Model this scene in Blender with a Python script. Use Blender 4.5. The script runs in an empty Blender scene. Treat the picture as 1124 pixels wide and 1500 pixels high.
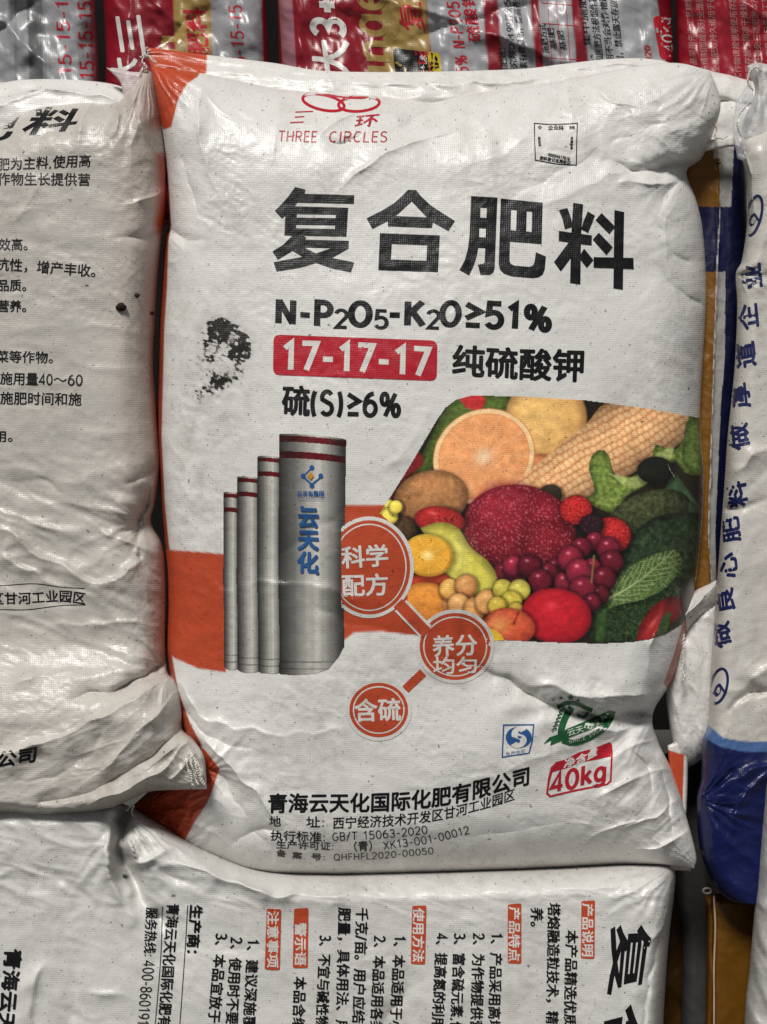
import bpy, math, random
import numpy as np
from mathutils import Vector, Matrix
from mathutils.bvhtree import BVHTree
from mathutils.geometry import delaunay_2d_cdt

R = math.radians
scene = bpy.context.scene
col = scene.collection

# ---------------------------------------------------------------- camera, sky, sun, exposure
TILT = R(18.0)                 # the stack leans back; the camera looks down square onto it
S = 0.0007                     # metres per photo pixel on the plane of the bag fronts
D = 1.15                       # camera distance to that plane
ORG = Vector((0.0, 0.0, 0.86))
EU = Vector((1, 0, 0))
EV = Vector((0, math.sin(TILT), math.cos(TILT)))
EW = Vector((0, -math.cos(TILT), math.sin(TILT)))
NU, NV, NW, NO = (np.array(v) for v in (EU, EV, EW, ORG))

cam = bpy.data.cameras.new('camera')
cam.sensor_fit = 'VERTICAL'
cam.sensor_height = 36.0
cam.lens = 36.0 * D / (1500 * S)
cam.clip_start = 0.02
cam.clip_end = 500.0
camo = bpy.data.objects.new('camera', cam)
col.objects.link(camo)
M = Matrix((EU, EV, EW)).transposed().to_4x4()
M.translation = ORG + EW * D
camo.matrix_world = M
scene.camera = camo

SUN_EL, SUN_AZ = R(66), R(-30)     # azimuth measured from the camera side, negative = from the left
world = bpy.data.worlds.new('World')
scene.world = world
world.use_nodes = True
wn = world.node_tree
sky = wn.nodes.new('ShaderNodeTexSky')
sky.sky_type = 'NISHITA'
sky.sun_disc = False
sky.sun_elevation = SUN_EL
sky.sun_rotation = R(180) + SUN_AZ
sky.air_density = 1.0
sky.dust_density = 0.25
sky.ozone_density = 0.6
bg = wn.nodes['Background']
bg.inputs['Strength'].default_value = 0.05
hs = wn.nodes.new('ShaderNodeHueSaturation')
hs.inputs['Saturation'].default_value = 0.25
wn.links.new(sky.outputs['Color'], hs.inputs['Color'])
wn.links.new(hs.outputs['Color'], bg.inputs['Color'])
sun = bpy.data.lights.new('sun', 'SUN')
sun.energy = 5.0
sun.angle = R(14)
sun.color = (1.0, 0.976, 0.935)
suno = bpy.data.objects.new('sun', sun)
col.objects.link(suno)
sd = Vector((math.sin(SUN_AZ) * math.cos(SUN_EL), -math.cos(SUN_AZ) * math.cos(SUN_EL), math.sin(SUN_EL)))
suno.rotation_euler = sd.to_track_quat('Z', 'Y').to_euler()
suno.location = (0, -2, 4)
scene.view_settings.view_transform = 'Standard'
scene.view_settings.look = 'None'
scene.view_settings.exposure = -0.54
scene.view_settings.gamma = 1.0
scene.view_settings.use_curve_mapping = False

# ---------------------------------------------------------------- helpers: frames and noise
def pos(x, y, w):
    """photo pixel (x, y) on the stack at height w (pixels of S) towards the camera -> world coordinates"""
    x = np.asarray(x, float); y = np.asarray(y, float); w = np.asarray(w, float) * S
    k = (D - w) / D * S
    u = (x - 562.0) * k
    v = (750.0 - y) * k
    return NO + u[..., None] * NU + v[..., None] * NV + w[..., None] * NW

def hsh(ix, iy, seed):
    n = (ix.astype(np.int64) * 374761393 + iy.astype(np.int64) * 668265263 + seed * 1442695041) & 0x7fffffff
    n = ((n ^ (n >> 13)) * 1274126177) & 0x7fffffff
    return ((n ^ (n >> 16)) & 0xffff) / 65535.0

def perlin(x, y, seed=0):
    x = np.asarray(x, float); y = np.asarray(y, float)
    ix = np.floor(x); iy = np.floor(y)
    fx = x - ix; fy = y - iy
    ux = fx * fx * fx * (fx * (fx * 6 - 15) + 10); uy = fy * fy * fy * (fy * (fy * 6 - 15) + 10)
    def g(dx, dy):
        a = hsh(ix + dx, iy + dy, seed) * 2 * np.pi
        return np.cos(a) * (fx - dx) + np.sin(a) * (fy - dy)
    a = g(0, 0); b = g(1, 0); c = g(0, 1); d = g(1, 1)
    return (a + (b - a) * ux) * (1 - uy) + (c + (d - c) * ux) * uy

def fbm(x, y, seed=0, octs=4):
    r = 0; a = 1.0; f = 1.0
    for k in range(octs):
        r = r + a * perlin(x * f, y * f, seed + k * 17)
        a *= 0.5; f *= 2.03
    return r

def crumple(X, Y, scale, ang=0.0, aniso=1.0, seed=0):
    """sharp ridged film creases, long along the direction ang (degrees, pixel axes)"""
    c, s = math.cos(R(ang)), math.sin(R(ang))
    a = (X * c + Y * s) / (scale * aniso); b = (-X * s + Y * c) / scale
    a = a + 0.35 * perlin(a * 1.3, b * 1.3, seed + 5); b = b + 0.35 * perlin(a * 1.1, b * 1.4, seed + 9)
    n = perlin(a, b, seed); m = perlin(a * 2.1, b * 2.1, seed + 3)
    return (0.5 - np.abs(n) * 1.6) + 0.4 * (0.5 - np.abs(m) * 1.6)

def sst(a, b, x):
    t = np.clip((x - a) / (b - a), 0, 1)
    return t * t * (3 - 2 * t)

def crease(X, Y, pts, hs_, wl, wr=None, p=0.92, gain=None, thin=0.85):
    """a fold line: height hs_ per point, falling off over wl (left of travel) and wr (right of travel)"""
    wr = wl if wr is None else wr
    if gain is None: gain = 1.55 - 0.8 * float(np.clip((min(wl, wr) - 8) / 14, 0, 1))
    wl, wr = wl * thin, wr * thin
    pts = np.array(smooth(pts, max(4, len(pts) * 4)))
    if np.isscalar(hs_):
        t = np.linspace(0, 1, len(pts)); hh = hs_ * np.sin(np.pi * np.clip(t, 0.0, 1)) ** 0.6
    else:
        hh = np.interp(np.linspace(0, 1, len(pts)), np.linspace(0, 1, len(hs_)), hs_)
    out = np.zeros(X.shape)
    mx = 9 * max(wl, wr) + 10
    sel = (X > pts[:, 0].min() - mx) & (X < pts[:, 0].max() + mx) & (Y > pts[:, 1].min() - mx) & (Y < pts[:, 1].max() + mx)
    if not sel.any():
        return out
    x = X[sel]; y = Y[sel]
    wb = 0.35 * min(max(wl, wr), 14); sd = int(abs(pts[0, 0] * 3 + pts[0, 1])) % 997
    x, y = x + wb * 2.4 * perlin(x / 36, y / 36, sd) + wb * .35 * perlin(x / 13, y / 13, sd + 1), y + wb * 2.4 * perlin(x / 36 + 7, y / 36, sd + 2) + wb * .35 * perlin(x / 13, y / 13 + 5, sd + 3)
    best = np.full(x.shape, 1e9); sg = np.zeros(x.shape); h = np.zeros(x.shape)
    for k in range(len(pts) - 1):
        ax, ay = pts[k]; dx, dy = pts[k + 1] - pts[k]
        L = dx * dx + dy * dy + 1e-9
        t = np.clip(((x - ax) * dx + (y - ay) * dy) / L, 0, 1)
        ex = x - ax - t * dx; ey = y - ay - t * dy
        d = ex * ex + ey * ey
        m = d < best
        best[m] = d[m]; sg[m] = (dx * ey - dy * ex)[m]; h[m] = (hh[k] + (hh[k + 1] - hh[k]) * t)[m]
    d = np.sqrt(best)
    w = np.where(sg > 0, wr, wl)
    out[sel] = gain * h * np.exp(-(d / w) ** p) * (1 + 0.9 * perlin(x / 34, y / 34, sd + 4))
    return out

def pucker(X, Y, cx, cy, r0, r1, a0, a1, n, h, seed=0):
    """gathers radiating from a pinch, between the angles a0 and a1 (degrees, pixel axes)"""
    dx, dy = X - cx, Y - cy
    r = np.hypot(dx, dy); th = np.degrees(np.arctan2(dy, dx))
    th = (th - a0) % 360 / ((a1 - a0) % 360 or 360)
    win = sst(0, .15, th) * sst(1, .85, th) * np.exp(-np.clip(r - r0, 0, None) / r1) * sst(0, r0 * .5 + 2, r)
    q = th * n + .4 * perlin(dx / 30, dy / 30, seed + 1)
    return h * win * (0.5 - 1.7 * np.abs(perlin(q, r / 90 + 3, seed)))

def bump(X, Y, cx, cy, rx, ry, h, ang=0):
    c, s = math.cos(R(ang)), math.sin(R(ang))
    a = ((X - cx) * c + (Y - cy) * s) / rx; b = (-(X - cx) * s + (Y - cy) * c) / ry
    return h * np.exp(-(a * a + b * b))

def smooth(pts, n):
    """Catmull-Rom through pts, n samples by arc length"""
    P = np.array(pts, float)
    if len(P) == 2:
        return P[0] + np.linspace(0, 1, n)[:, None] * (P[1] - P[0])
    Q = np.vstack([2 * P[0] - P[1], P, 2 * P[-1] - P[-2]])
    out = []
    for k in range(1, len(Q) - 2):
        t = np.linspace(0, 1, 16, endpoint=False)[:, None]
        a, b, c, d = Q[k - 1], Q[k], Q[k + 1], Q[k + 2]
        out.append(0.5 * (2 * b + (c - a) * t + (2 * a - 5 * b + 4 * c - d) * t ** 2 + (3 * b - a - 3 * c + d) * t ** 3))
    out = np.vstack(out + [P[-1:]])
    L = np.r_[0, np.cumsum(np.hypot(*np.diff(out, axis=0).T))]
    q = np.linspace(0, L[-1], n)
    return np.c_[np.interp(q, L, out[:, 0]), np.interp(q, L, out[:, 1])]

def inside(px, py, poly):
    poly = np.asarray(poly, float)
    r = np.zeros(np.shape(px), bool)
    x0, y0 = poly[-1]
    for x1, y1 in poly:
        c = ((y0 > py) != (y1 > py)) & (px < (x1 - x0) * (py - y0) / (y1 - y0 + 1e-12) + x0)
        r ^= c
        x0, y0 = x1, y1
    return r

def pdist(px, py, poly):
    """signed distance to a polygon, positive inside"""
    poly = np.asarray(poly, float)
    d = np.full(np.shape(px), 1e9)
    a = poly[-1]
    for b in poly:
        dx, dy = b - a
        t = np.clip(((px - a[0]) * dx + (py - a[1]) * dy) / (dx * dx + dy * dy + 1e-9), 0, 1)
        d = np.minimum(d, np.hypot(px - a[0] - t * dx, py - a[1] - t * dy))
        a = b
    return np.where(inside(px, py, poly), d, -d)

def lin(c):
    c = np.asarray(c, float) / 255.0
    return np.where(c <= 0.04045, c / 12.92, ((c + 0.055) / 1.055) ** 2.4)

# ---------------------------------------------------------------- materials
def nodes(m):
    m.use_nodes = True
    t = m.node_tree
    return t, t.nodes['Principled BSDF']

def film_material(name, rough=0.31, weave=0.6, coat=0.15, speck=1.0, grime=1.35, period=0.0021):
    """laminated woven polypropylene: printed colour from the mesh, woven tape relief, dust and specks"""
    m = bpy.data.materials.new(name)
    t, b = nodes(m)
    N = lambda k: t.nodes.new('ShaderNode' + k)
    L = t.links.new
    def math_(op, a, c=None, cl=False):
        n = N('Math'); n.operation = op; n.use_clamp = cl
        for i, v in enumerate((a, c)):
            if v is None: continue
            if isinstance(v, (int, float)): n.inputs[i].default_value = v
            else: L(v, n.inputs[i])
        return n.outputs[0]
    ink = N('Attribute'); ink.attribute_name = 'ink'
    uv = N('Attribute'); uv.attribute_name = 'sheet_uv'
    P = uv.outputs['Vector']
    def noise(scale, detail=4, rough_=0.55, vec=P):
        n = N('TexNoise'); n.inputs['Scale'].default_value = scale; n.inputs['Detail'].default_value = detail
        n.inputs['Roughness'].default_value = rough_; L(vec, n.inputs['Vector']); return n.outputs['Fac']
    def ramp(v, a, c):
        n = N('MapRange'); n.clamp = True; L(v, n.inputs[0]); n.inputs[1].default_value = a; n.inputs[2].default_value = c
        return n.outputs[0]
    def mix(f, a, c):
        n = N('Mix'); n.data_type = 'RGBA'
        L(f, n.inputs['Factor'])
        for key, v in (('A', a), ('B', c)):
            s = [i for i in n.inputs if i.name == key and i.type == 'RGBA'][0]
            if isinstance(v, tuple): s.default_value = (*v, 1)
            else: L(v, s)
        return [o for o in n.outputs if o.type == 'RGBA'][0]
    def tint(f, a, c):
        n = N('Mix'); n.data_type = 'RGBA'; n.blend_type = 'MULTIPLY'
        L(f, n.inputs['Factor'])
        L(a, [i for i in n.inputs if i.name == 'A' and i.type == 'RGBA'][0])
        [i for i in n.inputs if i.name == 'B' and i.type == 'RGBA'][0].default_value = (*c, 1)
        return [o for o in n.outputs if o.type == 'RGBA'][0]
    # dusty film, broad and fine
    n1 = noise(7, 5, 0.6); n2 = noise(60, 5, 0.65); n3 = noise(420, 3, 0.6)
    dust = math_('MULTIPLY', ramp(n1, 0.42, 0.72), ramp(n2, 0.40, 0.70))
    dust = math_('MULTIPLY', dust, 0.42 * grime)
    c1 = tint(dust, ink.outputs['Color'], (0.30, 0.25, 0.19))
    fine = math_('MULTIPLY', ramp(n3, 0.50, 0.74), 0.10 * grime)
    c1 = tint(fine, c1, (0.24, 0.20, 0.15))
    # painted-on dirt mask carried in the ink alpha
    soft = math_('MULTIPLY', ink.outputs['Alpha'], 0.42, True)
    c1 = tint(soft, c1, (0.30, 0.27, 0.23))
    thr = math_('ADD', ink.outputs['Alpha'], math_('MULTIPLY', math_('SUBTRACT', noise(62, 9, 0.68), 0.5), 2.2))
    dm = math_('MULTIPLY', math_('SUBTRACT', thr, 0.62), 4.0, True)
    c1 = mix(dm, c1, (0.022, 0.019, 0.016))
    # specks
    sp = None
    for sc, rad, pr in ((150, 0.13, 0.80), (90, 0.12, 0.87), (330, 0.22, 0.85)):
        v = N('TexVoronoi'); v.inputs['Scale'].default_value = sc
        mp = N('Mapping'); mp.inputs['Scale'].default_value = (1.0, 1.0, 1.0); mp.inputs['Rotation'].default_value = (0, 0, sc)
        wv = N('VectorMath'); wv.operation = 'ADD'
        nn = N('TexNoise'); nn.inputs['Scale'].default_value = sc * 2.2; L(P, nn.inputs['Vector'])
        ms = N('VectorMath'); ms.operation = 'SCALE'; ms.inputs['Scale'].default_value = 0.9 / sc; L(nn.outputs['Color'], ms.inputs[0])
        L(P, wv.inputs[0]); L(ms.outputs[0], wv.inputs[1]); L(wv.outputs[0], mp.inputs['Vector'])
        L(mp.outputs[0], v.inputs['Vector'])
        sepc = N('SeparateColor'); L(v.outputs['Color'], sepc.inputs[0])
        k = math_('MULTIPLY', math_('LESS_THAN', v.outputs['Distance'], rad), math_('GREATER_THAN', sepc.outputs[0], pr))
        k = math_('MULTIPLY', k, math_('ADD', math_('MULTIPLY', sepc.outputs[1], 0.7), 0.2))
        sp = k if sp is None else math_('MAXIMUM', sp, k)
    c1 = mix(math_('MULTIPLY', sp, 0.85 * speck), c1, (0.03, 0.025, 0.02))
    L(c1, b.inputs['Base Color'])
    # relief: woven tapes + slight film waviness
    sx = N('SeparateXYZ'); L(P, sx.inputs[0])
    def tape(o):
        return math_('ABSOLUTE', math_('SINE', math_('MULTIPLY', o, math.pi / period)))
    wob = math_('MULTIPLY', noise(35, 2), 0.004)
    tx = tape(math_('ADD', sx.outputs[0], wob)); ty = tape(math_('ADD', sx.outputs[1], wob))
    wv = math_('MULTIPLY', math_('ADD', math_('POWER', tx, 0.5), math_('POWER', ty, 0.5)), math_('ADD', math_('MULTIPLY', ramp(n2, 0.3, 0.7), 0.7), 0.3))
    bp = N('Bump'); bp.inputs['Strength'].default_value = weave; bp.inputs['Distance'].default_value = 0.00022
    L(wv, bp.inputs['Height'])
    b2 = N('Bump'); b2.inputs['Strength'].default_value = 0.35; b2.inputs['Distance'].default_value = 0.0012
    L(noise(130, 4, 0.6), b2.inputs['Height']); L(bp.outputs[0], b2.inputs['Normal'])
    rn = N('TexNoise'); rn.noise_type = 'RIDGED_MULTIFRACTAL'; rn.normalize = True; rn.inputs['Scale'].default_value = 26; rn.inputs['Detail'].default_value = 3
    rn.inputs['Distortion'].default_value = 0.6; L(P, rn.inputs['Vector'])
    b3 = N('Bump'); b3.inputs['Strength'].default_value = 0.5; b3.inputs['Distance'].default_value = 0.0022
    L(math_('MULTIPLY', rn.outputs['Fac'], ramp(noise(9, 2), 0.38, 0.66)), b3.inputs['Height']); L(b2.outputs[0], b3.inputs['Normal'])
    L(b3.outputs[0], b.inputs['Normal'])
    rg = math_('ADD', math_('MULTIPLY', ramp(n2, 0.3, 0.75), 0.16), rough - 0.06)
    rg = math_('ADD', rg, math_('MULTIPLY', dust, 0.35))
    L(rg, b.inputs['Roughness'])
    b.inputs['Coat Weight'].default_value = coat * 0.5
    b.inputs['Coat Roughness'].default_value = 0.22
    b.inputs['Specular IOR Level'].default_value = 0.34
    return m

MAT_FILM = film_material('woven_film')
MAT_RED = film_material('glossy_film', rough=0.34, weave=0.3, coat=0.3, speck=0.3, grime=0.6)
MAT_DARK = film_material('plain_film', rough=0.42, weave=0.4, coat=0.05, speck=0.5, grime=0.8)

def plain_material(name, c, rough=0.5, scale=40, var=0.3, alpha=None, bumpy=0.3):
    m = bpy.data.materials.new(name)
    t, b = nodes(m)
    tc = t.nodes.new('ShaderNodeTexCoord'); n = t.nodes.new('ShaderNodeTexNoise'); n.inputs['Scale'].default_value = scale
    n.inputs['Detail'].default_value = 6
    t.links.new(tc.outputs['Object'], n.inputs['Vector'])
    r = t.nodes.new('ShaderNodeValToRGB'); t.links.new(n.outputs['Fac'], r.inputs[0])
    r.color_ramp.elements[0].position = 0.3; r.color_ramp.elements[1].position = 0.7
    r.color_ramp.elements[0].color = (*[k * (1 - var) for k in c], 1); r.color_ramp.elements[1].color = (*[min(1, k * (1 + var)) for k in c], 1)
    t.links.new(r.outputs[0], b.inputs['Base Color'])
    b.inputs['Roughness'].default_value = rough
    if rough > .8: b.inputs['Specular IOR Level'].default_value = 0.0
    if alpha is not None: b.inputs['Alpha'].default_value = alpha
    bp = t.nodes.new('ShaderNodeBump'); bp.inputs['Strength'].default_value = bumpy; bp.inputs['Distance'].default_value = 0.002
    t.links.new(n.outputs['Fac'], bp.inputs['Height']); t.links.new(bp.outputs[0], b.inputs['Normal'])
    return m

# ---------------------------------------------------------------- object helpers
def thing(name, label, cat, at, group='bags of fertilizer in the stack'):
    o = bpy.data.objects.new(name, None)
    o.empty_display_size = 0.05
    o.location = at
    col.objects.link(o)
    o['label'] = label; o['category'] = cat
    if group: o['group'] = group
    return o

def link_mesh(name, V, F, mat, parent=None, ink=None, uv=None, normals=None, smooth_=True):
    """V (n,3) world coordinates, F list/array of tris or quads -> one mesh object"""
    me = bpy.data.meshes.new(name)
    V = np.asarray(V, float)
    off = np.array(parent.location) if parent is not None else np.zeros(3)
    V = V - off
    F = np.asarray(F, np.int32)
    n, k = F.shape
    me.vertices.add(len(V)); me.vertices.foreach_set('co', V.astype(np.float32).ravel())
    me.loops.add(n * k); me.loops.foreach_set('vertex_index', F.ravel())
    me.polygons.add(n); me.polygons.foreach_set('loop_start', np.arange(0, n * k, k, dtype=np.int32))
    me.polygons.foreach_set('use_smooth', np.full(n, smooth_, bool))
    me.update(calc_edges=True); me.validate()
    if ink is not None:
        a = me.color_attributes.new('ink', 'FLOAT_COLOR', 'POINT')
        a.data.foreach_set('color', np.asarray(ink, np.float32).ravel())
    if uv is not None:
        a = me.attributes.new('sheet_uv', 'FLOAT_VECTOR', 'POINT')
        a.data.foreach_set('vector', np.asarray(uv, np.float32).ravel())
    if normals is not None:
        me.normals_split_custom_set_from_vertices([tuple(q) for q in normals])
    me.materials.append(mat)
    o = bpy.data.objects.new(name, me)
    col.objects.link(o)
    if parent is not None: o.parent = parent
    return o

def tube(name, pts, rad, mat, parent=None, sides=6):
    """round thread through world points"""
    P = np.asarray(pts, float)
    V = []; F = []
    up = np.array((0.3, -0.5, 0.8))
    for k, p in enumerate(P):
        d = P[min(k + 1, len(P) - 1)] - P[max(k - 1, 0)]; d /= np.linalg.norm(d) + 1e-12
        a = np.cross(d, up); a /= np.linalg.norm(a) + 1e-12; b = np.cross(d, a)
        r = rad if np.isscalar(rad) else rad[k]
        for j in range(sides):
            q = 2 * math.pi * j / sides
            V.append(p + r * (math.cos(q) * a + math.sin(q) * b))
    for k in range(len(P) - 1):
        for j in range(sides):
            j2 = (j + 1) % sides
            F.append((k * sides + j, k * sides + j2, (k + 1) * sides + j2, (k + 1) * sides + j))
    return link_mesh(name, V, F, mat, parent)

class Sheet:
    """a filled bag: front skin over a four-sided outline (photo pixels) rounded down to the seam, and a back skin"""
    def __init__(self, name, parent, top, bottom, left, right, wfun, T=80, radii=(90, 90, 90, 90), n=(200, 200), base=0.0,
                 colour=None, mat=None, back=60, dens=0.6, uvrot=0.0, uvoff=(0, 0), micro=1.7):
        nx, ny = n
        def dist(n_):
            u = np.linspace(0, 1, n_)
            return u - dens * np.sin(2 * np.pi * u) / (2 * np.pi)
        s = dist(nx); t = dist(ny)
        def at(c, q):
            c = smooth(c, 400); k = np.linspace(0, 1, 400)
            return np.c_[np.interp(q, k, c[:, 0]), np.interp(q, k, c[:, 1])]
        ct, cb, cl, cr = at(top, s), at(bottom, s), at(left, t), at(right, t)
        s2, t2 = s[None, :, None], t[:, None, None]
        P = (1 - t2) * ct[None] + t2 * cb[None] + (1 - s2) * cl[:, None] + s2 * cr[:, None]
        P = P - ((1 - s2) * (1 - t2) * ct[0] + s2 * (1 - t2) * ct[-1] + (1 - s2) * t2 * cb[0] + s2 * t2 * cb[-1])
        X, Y = P[..., 0], P[..., 1]
        wid = np.hypot(*(cr - cl).T)[:, None]; hei = np.hypot(*(cb - ct).T)[None, :]
        def roll(d, r):
            q = 1 - np.clip(d / max(r, 1e-3), 0, 1)
            return np.sqrt(np.clip(1 - q * q, 0, 1))
        rl = roll(s[None, :] * wid, radii[0]) * roll((1 - s)[None, :] * wid, radii[1]) * roll(t[:, None] * hei, radii[2]) * roll((1 - t)[:, None] * hei, radii[3])
        bw = base(X, Y) if callable(base) else base
        T = T(X, Y) if callable(T) else T
        wr = wfun(X, Y) if wfun else 0.0
        Wf = bw - T + T * rl + wr * np.clip(rl * 1.6, 0, 1)
        if np.max(T) > 15:
            pm = sst(-.25, .35, fbm(X / 120, Y / 120, 900, 2))
            Wf = Wf + np.clip(rl * 1.5, 0, 1) * micro * (0.25 + pm) * (crumple(X, Y, 19, 25, 1.8, 901) * .55 + crumple(X, Y, 11, -50, 1.6, 905) * .22)
        self.X, self.Y = X, Y
        V = pos(X, Y, Wf).reshape(-1, 3)
        idx = np.arange(nx * ny).reshape(ny, nx)
        F = np.stack([idx[:-1, :-1], idx[1:, :-1], idx[1:, 1:], idx[:-1, 1:]], -1).reshape(-1, 4)
        # back skin, coarser
        def sub(n_):
            q = list(range(0, n_, 4))
            if q[-1] != n_ - 1: q.append(n_ - 1)
            return np.array(q)
        iy, ix = sub(ny), sub(nx)
        Xb, Yb = X[np.ix_(iy, ix)], Y[np.ix_(iy, ix)]
        bwb = bw[np.ix_(iy, ix)] if isinstance(bw, np.ndarray) else bw
        Tb = T[np.ix_(iy, ix)] if isinstance(T, np.ndarray) else T
        Wb = bwb - Tb - back * rl[np.ix_(iy, ix)] - 0.3
        Vb = pos(Xb, Yb, Wb).reshape(-1, 3)
        ib = np.arange(len(iy) * len(ix)).reshape(len(iy), len(ix)) + len(V)
        Fb = np.stack([ib[:-1, :-1], ib[:-1, 1:], ib[1:, 1:], ib[1:, :-1]], -1).reshape(-1, 4)
        c = colour(X, Y) if callable(colour) else np.broadcast_to(np.array(colour, float), X.shape + (4,))
        cbk = c[np.ix_(iy, ix)].reshape(-1, 4)
        ca, sa = math.cos(R(uvrot)), math.sin(R(uvrot))
        uvf = lambda x, y: np.stack([(x * ca + y * sa) * S + uvoff[0], (-x * sa + y * ca) * S + uvoff[1], 0 * x], -1).reshape(-1, 3)
        self.uvf = uvf
        self.mat = mat or MAT_FILM
        self.parent = parent
        self.obj = link_mesh(name, np.vstack([V, Vb]), np.vstack([F, Fb]), self.mat, parent, np.vstack([c.reshape(-1, 4), cbk]),
                             np.vstack([uvf(X, Y), uvf(Xb, Yb)]))
        self.V, self.F = V, F
        self.bvh = None
    def ready(self):
        if self.bvh is None:
            self.bvh = BVHTree.FromPolygons(self.V.tolist(), self.F.tolist())
            v = np.zeros(len(self.obj.data.vertices) * 3, np.float32)
            self.obj.data.vertex_normals.foreach_get('vector', v)
            self.N = v.reshape(-1, 3)[:len(self.V)]
            self.eye = ORG + EW * D
    def cast(self, px, py):
        self.ready()
        tgt = pos(px, py, 0 * np.asarray(px, float))
        dirs = tgt - np.array(self.eye)
        dirs /= np.linalg.norm(dirs, axis=1)[:, None]
        H = np.zeros((len(dirs), 3)); Nn = np.zeros((len(dirs), 3)); ok = np.zeros(len(dirs), bool)
        rc = self.bvh.ray_cast; e = self.eye
        for k, d in enumerate(dirs):
            h = rc(e, d)
            if h[0] is None: continue
            H[k] = h[0]; f = self.F[h[2]]
            q = self.V[f] - H[k]; wgt = 1.0 / ((q * q).sum(1) + 1e-9)
            nn = (self.N[f] * wgt[:, None]).sum(0); Nn[k] = nn / (np.linalg.norm(nn) + 1e-12)
            ok[k] = True
        return H, Nn, ok, dirs

# ---------------------------------------------------------------- lettering: CJK outlines from Blender's own font, Latin strokes drawn here
_fc = bpy.data.curves.new('type', 'FONT'); _fc.resolution_u = 3
_fo = bpy.data.objects.new('type', _fc); col.objects.link(_fo)
_glyphs = {}

def glyph(ch):
    """-> (V (n,2) in em, F tris) of one character"""
    if ch not in _glyphs:
        _fc.body = ch
        dg = bpy.context.evaluated_depsgraph_get(); dg.update()
        me = bpy.data.meshes.new_from_object(_fo.evaluated_get(dg))
        V = np.array([v.co[:2] for v in me.vertices]).reshape(-1, 2)
        me.calc_loop_triangles()
        F = np.array([list(t.vertices) for t in me.loop_triangles], int).reshape(-1, 3)
        bpy.data.meshes.remove(me)
        _glyphs[ch] = (V, F)
    return _glyphs[ch]

def A(cx, cy, rx, ry, a0, a1, n=14):
    q = np.radians(np.linspace(a0, a1, n))
    return [(cx + rx * math.cos(k), cy + ry * math.sin(k)) for k in q]

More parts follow.
